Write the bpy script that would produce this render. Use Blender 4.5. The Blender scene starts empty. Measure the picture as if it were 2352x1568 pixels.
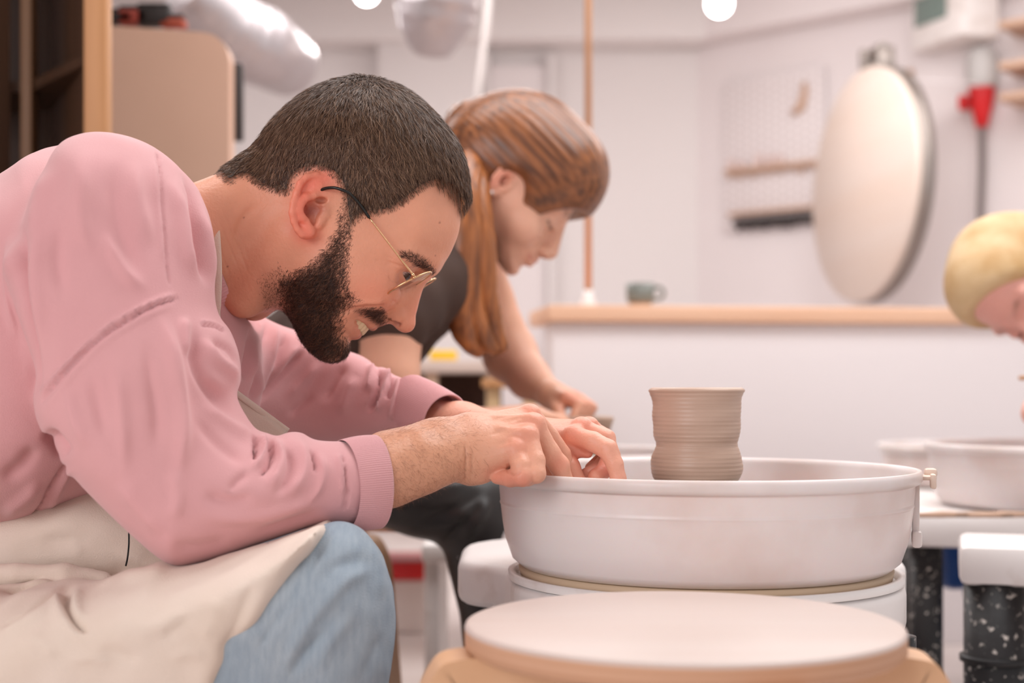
import bpy, bmesh, math, random
import numpy as np
from mathutils import Vector, Matrix
random.seed(7)
RNG = np.random.default_rng(7)
C = bpy.context.scene.collection
SC = bpy.context.scene

# ------------------------------------------------------------------ camera, world, lights, exposure
F = 3267.0; HZ = 890.0; CZ = 0.64          # focal length in px of the 2352x1568 frame, horizon row, eye height
cam_d = bpy.data.cameras.new('camera'); cam = bpy.data.objects.new('camera', cam_d); C.objects.link(cam)
cam.location = (0, 0, CZ); cam.rotation_euler = (math.pi/2, 0, 0)
cam_d.sensor_width = 36.0; cam_d.lens = F*36.0/2352.0
cam_d.shift_y = (HZ-784.0)/2352.0
cam_d.clip_start = 0.05
cam_d.dof.use_dof = True; cam_d.dof.focus_distance = 1.315; cam_d.dof.aperture_fstop = 3.5
SC.camera = cam

w = bpy.data.worlds.new('world'); SC.world = w; w.use_nodes = True
w.node_tree.nodes['Background'].inputs[0].default_value = (0.985, 0.97, 0.985, 1)
w.node_tree.nodes['Background'].inputs[1].default_value = 0.60

def area_light(name, loc, target, sx, sy, power, col):
    d = bpy.data.lights.new(name, 'AREA'); d.shape = 'RECTANGLE'; d.size = sx; d.size_y = sy
    d.energy = power; d.color = col
    o = bpy.data.objects.new(name, d); C.objects.link(o); o.location = loc
    o.rotation_euler = (Vector(target)-Vector(loc)).to_track_quat('-Z', 'Y').to_euler()
    return o
# unseen area lights added: broad soft key from behind left, fill from ceiling height
area_light('added_key_light', (-2.3, -1.6, 1.9), (0.2, 2.0, 0.6), 2.6, 1.8, 66, (0.97, 0.985, 1.0))
area_light('added_ceiling_light', (0.9, 1.9, 2.33), (0.7, 1.9, 0), 1.6, 1.2, 27, (0.98, 0.99, 1.0))
area_light('added_ceiling_light', (-0.25, 2.0, 2.33), (-0.15, 1.7, 0), 1.2, .9, 13, (1.0, 0.98, 0.97))  # added above the man to brighten the far sleeve and hair top
area_light('added_ceiling_light', (-0.7, 4.2, 2.33), (-0.7, 4.2, 0), 2.0, 1.2, 32, (1.0, 0.99, 0.985))
area_light('added_ceiling_light', (1.6, 4.1, 2.33), (1.6, 4.3, 0), 1.6, 1.6, 26, (1.0, 0.98, 0.97))

SC.view_settings.view_transform = 'Standard'; SC.view_settings.look = 'None'
SC.view_settings.gamma = 1.0; SC.view_settings.use_curve_mapping = False
SC.view_settings.exposure = 0.35
SC.cycles.max_bounces = 8

# ------------------------------------------------------------------ helpers
def P(px, py, Y):
    return np.array([(px-1176.0)*Y/F, Y, CZ-(py-HZ)*Y/F])

def srgb(r, g, b):
    def f(c):
        c /= 255.0
        return c/12.92 if c <= 0.04045 else ((c+0.055)/1.055)**2.4
    return (f(r), f(g), f(b), 1.0)

MATS = {}
def mat(name, col, rough=0.5, metal=0.0, spec=0.5, bump=None, vary=None, sss=0.0, vcol=None, sheen=0.0, coat=0.0, emit=None, trans=0.0, ior=1.45, wave=None):
    """bump=(scale, strength, detail); vary=(scale, other colour, low, high); vcol = colour attribute name multiplied in."""
    m = bpy.data.materials.new(name); m.use_nodes = True; nt = m.node_tree; N = nt.nodes; L = nt.links
    b = N['Principled BSDF']
    b.inputs['Base Color'].default_value = col; b.inputs['Roughness'].default_value = rough
    b.inputs['Metallic'].default_value = metal; b.inputs['Specular IOR Level'].default_value = spec
    b.inputs['IOR'].default_value = ior
    if trans: b.inputs['Transmission Weight'].default_value = trans
    if coat: b.inputs['Coat Weight'].default_value = coat; b.inputs['Coat Roughness'].default_value = 0.25
    if sheen: b.inputs['Sheen Weight'].default_value = sheen; b.inputs['Sheen Roughness'].default_value = 0.5
    if sss:
        b.inputs['Subsurface Weight'].default_value = sss; b.inputs['Subsurface Radius'].default_value = (1.0, 0.35, 0.2)
        b.inputs['Subsurface Scale'].default_value = 0.006
    if emit: b.inputs['Emission Color'].default_value = emit[0]; b.inputs['Emission Strength'].default_value = emit[1]
    tc = N.new('ShaderNodeTexCoord'); src = None
    if vary:
        n = N.new('ShaderNodeTexNoise'); n.inputs['Scale'].default_value = vary[0]; n.inputs['Detail'].default_value = 5
        L.new(tc.outputs['Object'], n.inputs['Vector'])
        r = N.new('ShaderNodeMapRange'); r.inputs[1].default_value = vary[2]; r.inputs[2].default_value = vary[3]
        L.new(n.outputs['Fac'], r.inputs[0])
        mx = N.new('ShaderNodeMix'); mx.data_type = 'RGBA'; mx.inputs[6].default_value = col; mx.inputs[7].default_value = vary[1]
        L.new(r.outputs[0], mx.inputs[0]); src = mx.outputs[2]
    if wave:   # grain: (scale vector, other colour, strength)
        mp = N.new('ShaderNodeMapping'); mp.inputs['Scale'].default_value = wave[0]; L.new(tc.outputs['Object'], mp.inputs[0])
        n = N.new('ShaderNodeTexNoise'); n.inputs['Scale'].default_value = 1; n.inputs['Detail'].default_value = 6
        L.new(mp.outputs[0], n.inputs['Vector'])
        r = N.new('ShaderNodeMapRange'); r.inputs[1].default_value = .35; r.inputs[2].default_value = .7; r.inputs[4].default_value = wave[2]
        L.new(n.outputs['Fac'], r.inputs[0])
        mx = N.new('ShaderNodeMix'); mx.data_type = 'RGBA'; mx.inputs[6].default_value = col; mx.inputs[7].default_value = wave[1]
        if src: L.new(src, mx.inputs[6])
        L.new(r.outputs[0], mx.inputs[0]); src = mx.outputs[2]
    if vcol:
        a = N.new('ShaderNodeAttribute'); a.attribute_name = vcol
        if src:
            mx = N.new('ShaderNodeMix'); mx.data_type = 'RGBA'; mx.blend_type = 'MULTIPLY'; mx.inputs[0].default_value = 1
            L.new(src, mx.inputs[6]); L.new(a.outputs['Color'], mx.inputs[7]); src = mx.outputs[2]
        else: src = a.outputs['Color']
    if src: L.new(src, b.inputs['Base Color'])
    if bump:
        n = N.new('ShaderNodeTexNoise'); n.inputs['Scale'].default_value = bump[0]
        n.inputs['Detail'].default_value = bump[2] if len(bump) > 2 else 3
        L.new(tc.outputs['Object'], n.inputs['Vector'])
        bp = N.new('ShaderNodeBump'); bp.inputs['Strength'].default_value = bump[1]; bp.inputs['Distance'].default_value = 0.001
        L.new(n.outputs['Fac'], bp.inputs['Height']); L.new(bp.outputs[0], b.inputs['Normal'])
    MATS[name] = m
    return m

def mesh_obj(name, V, Fc, m=None, parent=None, smooth=True, mats=None, mat_idx=None):
    me = bpy.data.meshes.new(name)
    if isinstance(Fc, np.ndarray):
        n = len(Fc); k = Fc.shape[1]
        me.vertices.add(len(V)); me.vertices.foreach_set('co', np.asarray(V, np.float32).ravel())
        me.loops.add(n*k); me.loops.foreach_set('vertex_index', Fc.astype(np.int32).ravel())
        me.polygons.add(n); me.polygons.foreach_set('loop_start', np.arange(0, n*k, k, dtype=np.int32))
        me.update(calc_edges=True); me.validate()
    else:
        me.from_pydata([tuple(v) for v in V], [], [tuple(f) for f in Fc]); me.update()
    if smooth: me.polygons.foreach_set('use_smooth', [True]*len(me.polygons))
    if m: me.materials.append(m)
    o = bpy.data.objects.new(name, me); C.objects.link(o)
    if parent: o.parent = parent
    return o

def bm_obj(name, bm, m=None, parent=None, smooth=False, angle=None):
    me = bpy.data.meshes.new(name); bmesh.ops.recalc_face_normals(bm, faces=bm.faces)
    bm.to_mesh(me); bm.free()
    if smooth:
        me.polygons.foreach_set('use_smooth', [True]*len(me.polygons))
        if angle: me.set_sharp_from_angle(angle=math.radians(angle))
    if m: me.materials.append(m)
    o = bpy.data.objects.new(name, me); C.objects.link(o)
    if parent: o.parent = parent
    return o

def tag(o, label, cat, group=None):
    o['label'] = label; o['category'] = cat
    if group: o['group'] = group
    return o
def struct(o): o['kind'] = 'structure'; return o
def thing(name, label, cat, loc=(0, 0, 0), rotz=0, group=None):
    o = bpy.data.objects.new(name, None); C.objects.link(o); o.location = loc; o.rotation_euler = (0, 0, rotz)
    o.empty_display_size = .05
    return tag(o, label, cat, group)
def rel(o, parent):
    """Parent an object built in world coordinates, keeping it in place."""
    o.parent = parent
    o.matrix_parent_inverse = (Matrix.LocRotScale(parent.location, parent.rotation_euler, None)).inverted()
    return o

def box(bm, x0, x1, y0, y1, z0, z1, bev=0.0, seg=2, M=None):
    r = bmesh.ops.create_cube(bm, size=1.0); vs = r['verts']
    for v in vs: v.co = Vector((x0+(v.co.x+.5)*(x1-x0), y0+(v.co.y+.5)*(y1-y0), z0+(v.co.z+.5)*(z1-z0)))
    if bev:
        es = list({e for v in vs for e in v.link_edges})
        q = bmesh.ops.bevel(bm, geom=es, offset=bev, segments=seg, profile=.5, affect='EDGES')
        vs = list({v for f in q['faces'] for v in f.verts} | {v for v in vs if v.is_valid})
    if M is not None:
        for v in vs: v.co = M @ v.co
    return vs
def box_obj(name, x0, x1, y0, y1, z0, z1, m, bev=0.003, parent=None, M=None):
    bm = bmesh.new(); box(bm, x0, x1, y0, y1, z0, z1, bev, 2, M)
    return bm_obj(name, bm, m, parent, smooth=True, angle=40)

def lathe(prof, n=64, center=(0, 0, 0), closed=False, wob=None):
    """prof: list of (r, z). Returns V, F arrays of quads."""
    prof = np.array(prof, float); k = len(prof); a = np.linspace(0, 2*math.pi, n, endpoint=False)
    R = prof[:, 0][:, None]; Z = prof[:, 1][:, None]+0*a[None]
    if wob is not None: R = R+wob(prof[:, 0][:, None], Z, a[None])
    V = np.stack([center[0]+R*np.cos(a), center[1]+R*np.sin(a), center[2]+Z], -1).reshape(-1, 3)
    i = np.arange(k-1)[:, None]; j = np.arange(n)[None]; j2 = (j+1) % n
    Q = np.stack([i*n+j+0*i, i*n+j2, (i+1)*n+j2, (i+1)*n+j+0*i], -1).reshape(-1, 4)
    return V, Q

def tube(pts, rad, n=10, caps=True, flat=None):
    """swept tube along pts; rad scalar or list; flat=(w factor, t factor, up vector)"""
    pts = np.array(pts, float); k = len(pts); rad = np.broadcast_to(np.array(rad, float), (k,))
    T = np.gradient(pts, axis=0); T /= np.linalg.norm(T, axis=1)[:, None]+1e-12
    up = np.array(flat[2], float) if flat else np.array([0, 0, 1.0])
    if not flat and abs(T[0]@up) > .9: up = np.array([0, 1.0, 0])
    V = []; a = np.linspace(0, 2*math.pi, n, endpoint=False); prev = up-T[0]*(up@T[0]); prev /= np.linalg.norm(prev)
    for i in range(k):
        u = (up if flat else prev); u = u-T[i]*(u@T[i]); u /= np.linalg.norm(u)+1e-12; prev = u; v = np.cross(T[i], u)
        fu, fv = (flat[0], flat[1]) if flat else (1, 1)
        V.append(pts[i]+rad[i]*(np.cos(a)[:, None]*u*fu+np.sin(a)[:, None]*v*fv))
    V = np.concatenate(V); Fs = []
    for i in range(k-1):
        for j in range(n): Fs.append((i*n+j, i*n+(j+1) % n, (i+1)*n+(j+1) % n, (i+1)*n+j))
    if caps: Fs.append(tuple(range(n))[::-1]); Fs.append(tuple(range((k-1)*n, k*n)))
    return V, Fs
def tube_obj(name, pts, rad, m, parent=None, n=10, flat=None):
    V, Fs = tube(pts, rad, n, True, flat); return mesh_obj(name, V, Fs, m, parent)
def join(parts):
    V = []; Fs = []; o = 0
    for v, f in parts:
        V.append(np.asarray(v)); Fs += [tuple(int(i)+o for i in q) for q in f]; o += len(v)
    return np.concatenate(V), Fs

def spline(pts, n=8, closed=False):
    """Catmull-Rom through pts"""
    p = np.array(pts, float); k = len(p); out = []
    rng = range(k if closed else k-1)
    for i in rng:
        if closed: a, b, c, d = p[(i-1) % k], p[i], p[(i+1) % k], p[(i+2) % k]
        else: a, b, c, d = p[max(i-1, 0)], p[i], p[i+1], p[min(i+2, k-1)]
        for t in np.linspace(0, 1, n, endpoint=False):
            out.append(.5*((2*b)+(c-a)*t+(2*a-5*b+4*c-d)*t*t+(3*b-a-3*c+d)*t**3))
    if not closed: out.append(p[-1])
    return np.array(out)

# ------------------------------------------------------------------ sculpting by distance fields
def surface_nets(f, lo, h):
    f = f.astype(np.float32); ins = f < 0
    nx, ny, nz = f.shape
    c = np.zeros((nx-1, ny-1, nz-1), np.uint8)
    for i in (0, 1):
        for j in (0, 1):
            for k in (0, 1): c += ins[i:nx-1+i, j:ny-1+j, k:nz-1+k]
    act = (c > 0) & (c < 8); idx = np.argwhere(act)
    vid = np.full(act.shape, -1, np.int32); vid[act] = np.arange(len(idx))
    I, J, K = idx.T; acc = np.zeros((len(idx), 3), np.float32); cnt = np.zeros(len(idx), np.float32)
    for ax in range(3):
        for u in (0, 1):
            for v in (0, 1):
                o0 = [0, 0, 0]; oth = [q for q in range(3) if q != ax]; o0[oth[0]] = u; o0[oth[1]] = v; o1 = list(o0); o1[ax] = 1
                a = f[I+o0[0], J+o0[1], K+o0[2]]; b = f[I+o1[0], J+o1[1], K+o1[2]]
                m = (a < 0) != (b < 0); t = np.where(m, a/(a-b+(a == b)), 0)
                p = np.tile(np.array(o0, np.float32), (len(idx), 1)); p[:, ax] = t
                acc[m] += p[m]; cnt[m] += 1
    V = (idx+acc/cnt[:, None])*h+np.array(lo)
    Q = []
    for ax in range(3):
        s0 = [slice(None)]*3; s1 = [slice(None)]*3; s0[ax] = slice(0, -1); s1[ax] = slice(1, None)
        a = ins[tuple(s0)]; b = ins[tuple(s1)]; m = a != b
        E = np.argwhere(m); o = [q for q in range(3) if q != ax]
        ok = (E[:, o[0]] > 0) & (E[:, o[1]] > 0) & (E[:, o[0]] < f.shape[o[0]]-1) & (E[:, o[1]] < f.shape[o[1]]-1); E = E[ok]
        def g(d0, d1):
            e = E.copy(); e[:, o[0]] += d0; e[:, o[1]] += d1; return vid[e[:, 0], e[:, 1], e[:, 2]]
        q = np.stack([g(-1, -1), g(0, -1), g(0, 0), g(-1, 0)], 1)
        flip = a[E[:, 0], E[:, 1], E[:, 2]]
        if ax == 1: flip = ~flip
        q[~flip] = q[~flip][:, ::-1]
        Q.append(q)
    return V.astype(np.float64), np.concatenate(Q)

class Vol:
    def __init__(s, lo, hi, h):
        s.h = h; s.lo = np.array(lo, float); n = np.ceil((np.array(hi)-s.lo)/h).astype(int)+1
        s.n = n; s.f = np.full(tuple(n), 0.06, np.float32)
        s.ax = [(s.lo[i]+h*np.arange(n[i])).astype(np.float32) for i in range(3)]
    def win(s, lo, hi):
        a = np.clip(np.floor((np.array(lo)-s.lo)/s.h).astype(int), 0, s.n); b = np.clip(np.ceil((np.array(hi)-s.lo)/s.h).astype(int)+1, 0, s.n)
        if np.any(b <= a): return None
        sl = tuple(slice(int(a[i]), int(b[i])) for i in range(3))
        return sl, s.ax[0][sl[0]][:, None, None], s.ax[1][sl[1]][None, :, None], s.ax[2][sl[2]][None, None, :]
    def comb(s, sl, d, k, op='add'):
        a = s.f[sl]
        if op == 'sub':
            d = -d
            if k > 0: hh = np.maximum(k-np.abs(a-d), 0)/k; s.f[sl] = np.maximum(a, d)+hh*hh*k*.25
            else: s.f[sl] = np.maximum(a, d)
        else:
            if k > 0: hh = np.maximum(k-np.abs(a-d), 0)/k; s.f[sl] = np.minimum(a, d)-hh*hh*k*.25
            else: s.f[sl] = np.minimum(a, d)
    def cap(s, a, b, ra, rb, k=0.0, op='add', sq=(1, 1, 1)):
        """tapered capsule"""
        a = np.array(a, float); b = np.array(b, float); m = max(ra, rb)+k+3*s.h
        w = s.win(np.minimum(a, b)-m, np.maximum(a, b)+m)
        if w is None: return
        sl, X, Y, Z = w; ab = b-a; L2 = float(ab@ab)+1e-12
        t = np.clip(((X-a[0])*ab[0]+(Y-a[1])*ab[1]+(Z-a[2])*ab[2])/L2, 0, 1)
        d = np.sqrt((X-a[0]-t*ab[0])**2+(Y-a[1]-t*ab[1])**2+(Z-a[2]-t*ab[2])**2)-(ra+(rb-ra)*t)
        s.comb(sl, d, k, op)
    def chain(s, pts, rads, k=0.004, op='add'):
        for i in range(len(pts)-1): s.cap(pts[i], pts[i+1], rads[i], rads[i+1], k, op)
    def ell(s, c, r, R=None, k=0.0, op='add'):
        """ellipsoid, R 3x3 rows = local axes"""
        c = np.array(c, float); r = np.array(r, float); R = np.eye(3) if R is None else np.array(R, float)
        ext = np.sqrt(((R*r[:, None])**2).sum(0))+k+3*s.h
        w = s.win(c-ext, c+ext)
        if w is None: return
        sl, X, Y, Z = w; X = X-c[0]; Y = Y-c[1]; Z = Z-c[2]
        q = [R[i, 0]*X+R[i, 1]*Y+R[i, 2]*Z for i in range(3)]
        k0 = np.sqrt(sum((q[i]/r[i])**2 for i in range(3))); k1 = np.sqrt(sum((q[i]/r[i]**2)**2 for i in range(3)))+1e-6
        s.comb(sl, k0*(k0-1)/k1, k, op)
    def inflate(s, out, W, R, YC, k=0.0, op='add', p=2.0, extra=None):
        """body whose side outline is the closed XZ polygon out; W, R, YC: functions (x,z)->half width, edge rounding, centre depth"""
        out = np.array(out); lo = out.min(0); hi = out.max(0)
        ii = s.win((lo[0]-.015, s.lo[1], lo[1]-.015), (hi[0]+.015, s.ax[1][-1], hi[1]+.015))
        if ii is None: return
        sl, X, Y, Z = ii
        x = X[:, 0, 0].astype(float); z = Z[0, 0].astype(float); XX, ZZ = np.meshgrid(x, z, indexing='ij')
        sd = poly_sd(out, XX, ZZ)       # positive inside
        w_ = W(XX, ZZ); r_ = R(XX, ZZ); yc = YC(XX, ZZ)
        q = np.where(sd < r_, 1-sd/r_, 0.0)
        q = q[:, None, :].astype(np.float32)
        g = (np.abs(Y-yc[:, None, :].astype(np.float32))/w_[:, None, :].astype(np.float32))
        d = ((g**p+q**p)**(1/p)-1)*np.minimum(w_, r_)[:, None, :].astype(np.float32)
        s.comb(sl, d.astype(np.float32), k, op)
    def mesh(s): return surface_nets(s.f, s.lo, s.h)

def poly_sd(poly, X, Z):
    shp = X.shape; x = X.ravel(); z = Z.ravel(); n = len(poly)
    best = np.full(x.shape, 1e9); ins = np.zeros(x.shape, bool)
    for i in range(n):
        ax, az = poly[i]; bx, bz = poly[(i+1) % n]; dx = bx-ax; dz = bz-az; L = dx*dx+dz*dz+1e-14
        t = np.clip(((x-ax)*dx+(z-az)*dz)/L, 0, 1)
        best = np.minimum(best, (x-ax-t*dx)**2+(z-az-t*dz)**2)
        c = ((az > z) != (bz > z)); xi = ax+(z-az)*dx/(dz if abs(dz) > 1e-12 else 1e-12); ins ^= c & (x < xi)
    return (np.sqrt(best)*np.where(ins, 1, -1)).reshape(shp)

def field(pts, c=0.02, lo=None):
    """smooth field through scattered (x, z, value) samples"""
    p = np.array(pts, float)
    if len(p) == 1: return lambda X, Z: np.full(X.shape, p[0, 2])
    D = np.sqrt((p[:, None, 0]-p[None, :, 0])**2+(p[:, None, 1]-p[None, :, 1])**2+c*c)
    n = len(p); A = np.zeros((n+1, n+1)); A[:n, :n] = D; A[n, :n] = 1; A[:n, n] = 1
    s = np.linalg.solve(A, np.append(p[:, 2], 0)); mn, mx = p[:, 2].min(), p[:, 2].max()
    def fn(X, Z):
        r = np.full(X.shape, s[n])
        for i in range(n): r = r+s[i]*np.sqrt((X-p[i, 0])**2+(Z-p[i, 1])**2+c*c)
        return np.clip(r, mn, mx)
    return fn

def normals(V, Q):
    a = V[Q[:, 2]]-V[Q[:, 0]]; b = V[Q[:, 3]]-V[Q[:, 1]]; n = np.cross(a, b); N = np.zeros_like(V)
    for i in range(4):
        for j in range(3): N[:, j] += np.bincount(Q[:, i], n[:, j], len(V))
    return N/(np.linalg.norm(N, axis=1)[:, None]+1e-12)

def relax(V, Q, it=1, lam=.5):
    for _ in range(it):
        S = np.zeros_like(V); c = np.zeros(len(V))
        for i in range(4):
            a = Q[:, i]; b = Q[:, (i+1) % 4]
            for j in range(3): S[:, j] += np.bincount(a, V[b, j], len(V))+np.bincount(b, V[a, j], len(V))
            c += np.bincount(a, minlength=len(V))+np.bincount(b, minlength=len(V))
        V = V+lam*(S/np.maximum(c, 1)[:, None]-V)
    return V

def px_of(V):
    return np.stack([V[:, 0]*F/V[:, 1]+1176, HZ-(V[:, 2]-CZ)*F/V[:, 1]], 1)

def seg_dist(p, line):
    """distance of points p (n,2|3) to polyline, and parameter 0..1 along it"""
    line = np.array(line, float); L = np.linalg.norm(np.diff(line, axis=0), axis=1); cum = np.append(0, np.cumsum(L)); best = np.full(len(p), 1e9); par = np.zeros(len(p))
    for i in range(len(L)):
        d = line[i+1]-line[i]; t = np.clip(((p-line[i])@d)/(d@d+1e-12), 0, 1); dd = np.linalg.norm(p-line[i]-t[:, None]*d, axis=1)
        m = dd < best; best[m] = dd[m]; par[m] = (cum[i]+t[m]*L[i])/cum[-1]
    return best, par

def strokes(V, N, lines, near=True):
    """press creases and raise folds: lines = [(pts in picture columns/rows of the side view, width, height mm, taper)]"""
    p = px_of(V); disp = np.zeros(len(V)); face = np.clip(-N[:, 1]*2.2+.35, 0, 1)
    for ln in lines:
        pts, wd, amp = ln[:3]; tp = ln[3] if len(ln) > 3 else .25
        pts = spline(pts, 6) if len(pts) > 2 else np.array(pts, float)
        lo = pts.min(0)-3*wd; hi = pts.max(0)+3*wd
        m = np.where((p[:, 0] > lo[0]) & (p[:, 0] < hi[0]) & (p[:, 1] > lo[1]) & (p[:, 1] < hi[1]) & (face > 0))[0]
        if not len(m): continue
        d, t = seg_dist(p[m], pts)
        e = np.ones(len(m)) if tp <= 0 else np.clip(np.minimum(t, 1-t)/tp, 0, 1); e = e*e*(3-2*e) if tp > 0 else e
        disp[m] += amp*.001*np.exp(-(d/wd)**2)*e*face[m]
    return V+N*disp[:, None]

def vnoise(V, scale, seed=0, oct=2):
    r = np.random.default_rng(seed); out = np.zeros(len(V)); a = 1.0
    for o in range(oct):
        for _ in range(6):
            k = r.normal(size=3); k /= np.linalg.norm(k); out += a*np.sin(V@k*scale*(1.0+.6*r.random())*6.283+r.random()*6.283)/3.5
        a *= .5; scale *= 2.1
    return out

def set_col(o, cols, name='Col'):
    at = o.data.attributes.new(name, 'FLOAT_COLOR', 'POINT')
    c = np.ones((len(cols), 4), np.float32); c[:, :3] = cols; at.data.foreach_set('color', c.ravel())
# ------------------------------------------------------------------ materials
M_wall = mat('wall_paint', srgb(229, 220, 220), .75, bump=(60, .15))
M_wall_grey = mat('wall_grey_paint', srgb(226, 219, 218), .75, bump=(60, .15))
M_ceil = mat('ceiling_paint', srgb(206, 197, 194), .8, bump=(40, .2))
M_floor = mat('floor_vinyl', srgb(222, 210, 206), .45, vary=(3, srgb(205, 192, 187), .4, .65))
M_ledge = mat('pine', srgb(233, 190, 160), .5, wave=((2, 40, 40), srgb(205, 150, 115), .5))
M_white_pl = mat('white_plastic', srgb(230, 221, 219), .32, spec=.45, sss=.15, vary=(7, srgb(214, 196, 188), .48, .72), bump=(25, .1))
M_white_pl2 = mat('white_moulded_plastic', srgb(236, 229, 226), .4, bump=(30, .15), vary=(14, srgb(214, 202, 195), .56, .75))
M_cream = mat('dusty_plastic_edge', srgb(205, 178, 150), .6)
M_clay = mat('wet_clay', srgb(196, 166, 148), .36, spec=.5, wave=((3, 3, 420), srgb(178, 148, 128), .45), bump=(90, .15))
M_clay_dk = mat('clay_slip', srgb(170, 140, 120), .5, bump=(80, .5))
M_metal = mat('wheel_head_metal', srgb(170, 165, 160), .35, metal=.9)
M_black_splat = mat('black_splattered_metal', srgb(30, 28, 29), .45, vary=(120, srgb(190, 180, 172), .60, .70), bump=(55, .5))
M_black = mat('black_metal', srgb(28, 26, 27), .45)
M_blue = mat('blue_plastic', srgb(22, 66, 128), .4, vary=(20, srgb(40, 90, 150), .5, .7))
M_birch = mat('birch_seat_top', srgb(208, 191, 183), .38, spec=.5, wave=((2.5, 30, 30), srgb(202, 180, 170), .5), bump=(30, .12))
M_ply = mat('plywood_edge', srgb(214, 168, 138), .5, wave=((3, 3, 330), srgb(188, 138, 104), .75), bump=(90, .25))
M_plyleg = mat('bent_birch_leg', srgb(224, 180, 142), .45, wave=((6, 120, 6), srgb(205, 155, 115), .6))
M_copper = mat('copper_pipe', srgb(203, 148, 108), .35, metal=.6)
M_foil = mat('foil_duct', srgb(186, 178, 180), .34, metal=.6, bump=(18, .9))
M_brown = mat('dark_brown_board', srgb(72, 46, 28), .55, wave=((30, 30, 1.5), srgb(52, 30, 18), .7))
M_oak = mat('oak_post', srgb(192, 138, 92), .5, wave=((50, 50, 2), srgb(165, 115, 70), .6))
M_beige = mat('beige_laminate', srgb(230, 188, 165), .5, vary=(1.2, srgb(214, 172, 148), .35, .7))
M_dark = mat('dark_rubber', srgb(48, 40, 38), .6)
M_red = mat('red_plastic', srgb(205, 32, 36), .35)
M_grey = mat('grey_plastic', srgb(190, 186, 184), .5)
M_greydk = mat('grey_cable', srgb(120, 110, 108), .5)
M_screen = mat('dull_screen', srgb(120, 136, 130), .3)
M_glaze = mat('grey_green_glaze', srgb(122, 126, 120), .3, vary=(40, srgb(98, 103, 98), .4, .7))
M_bisque = mat('bare_clay_foot', srgb(214, 168, 136), .7)
M_yellow = mat('yellow_sponge', srgb(240, 196, 60), .8, bump=(60, .5))
M_table_top = mat('pale_table_top', srgb(228, 212, 202), .5, wave=((.6, 6, 6), srgb(224, 198, 180), .5))
M_steel = mat('brushed_steel', srgb(150, 140, 134), .38, metal=.7)
M_bulb = mat('lit_bulb', (1, 1, 1, 1), .3, emit=((1.0, 0.97, 0.95, 1), 9))
M_pegboard = mat('white_pegboard', srgb(228, 219, 219), .7)
M_hole = mat('peg_hole', srgb(186, 172, 170), .8)
M_tan = mat('tan_wood', srgb(200, 165, 142), .6)

# ------------------------------------------------------------------ room shell
ZC = 2.42
def wall_quad(name, p0, p1, z0, z1, m, th=.08):
    p0 = np.array(p0, float); p1 = np.array(p1, float); d = p1-p0; L = np.linalg.norm(d); a = math.atan2(d[1], d[0])
    bm = bmesh.new(); box(bm, 0, L, 0, th, z0, z1)
    o = bm_obj(name, bm, m); o.location = (p0[0], p0[1], 0); o.rotation_euler = (0, 0, a); return struct(o)
struct(box_obj('floor', -3.2, 3.4, -2.6, 7.0, -.08, 0, M_floor, 0))
struct(box_obj('ceiling', -3.2, 3.4, -2.6, 7.0, ZC, ZC+.08, M_ceil, 0))
RW0 = np.array([.80, 6.54]); RD = np.array([.94, -.806]); RD /= np.linalg.norm(RD)
RN = np.array([RD[1], -RD[0]])          # into the room
RW1 = RW0+RD*2.9
wall_quad('wall_back', (-3.2, 6.5), (.85, 6.5), 0, ZC, M_wall_grey)
wall_quad('wall_right', RW0, RW1, 0, ZC, M_wall)
wall_quad('wall_left', (-2.9, -2.6), (-2.9, 6.5), 0, ZC, M_wall)
def rwall(px, py, off=0.0):
    """point on the slanted right wall seen at picture (px, py), standing off metres into the room"""
    o = RW0+RN*off; s = (px-1176.0)/F     # X = s*Y ; o + t*RD
    t = (s*o[1]-o[0])/(RD[0]-s*RD[1]); p = o+RD*t
    return np.array([p[0], p[1], CZ-(py-HZ)*p[1]/F]), t
# soffit bands under the ceiling
struct(box_obj('trim_1', -2.9, .86, 6.28, 6.5, 2.18, ZC, M_wall_grey, .01))
bm = bmesh.new(); box(bm, 0, 2.9, -.16, 0, 2.19, ZC, .01); o = bm_obj('trim_2', bm, M_wall)
o.location = (RW0[0], RW0[1], 0); o.rotation_euler = (0, 0, math.atan2(RD[1], RD[0])); struct(o)
# pier, door leaf and jambs on the back wall
struct(box_obj('trim_3', -.60, -.14, 6.36, 6.5, 0, 2.2, M_wall_grey, .006))
struct(box_obj('trim_4', -2.9, -.16, 5.2, 5.42, 2.26, ZC, M_wall_grey, .01))
t = struct(box_obj('door_1', -.10, .16, 6.44, 6.5, 0, 2.1, M_wall, .006))
for x in (-.115, .175): rel(box_obj('jamb', x-.015, x+.015, 6.40, 6.5, 0, 2.14, M_wall_grey, .004), t)
struct(box_obj('baseboard_back', -2.9, .8, 6.47, 6.5, 0, .09, M_wall, .004))

# ------------------------------------------------------------------ half wall with pine ledge
yaw = math.radians(7.5); org = P(1270, 0, 3.42)
def hw(name, *a, m=None, bev=.003):
    o = box_obj(name, *a, m, bev); o.location = (org[0], org[1], 0); o.rotation_euler = (0, 0, yaw); return o
struct(hw('wall_partition', 0, 2.3, 0, .12, 0, .7975, m=M_wall, bev=.002))
lg = hw('ledge', -.015, 2.3, -.03, .30, .798, .838, m=M_ledge, bev=.006)
tag(lg, 'pale pine ledge board capping the low white partition', 'ledge')

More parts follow.
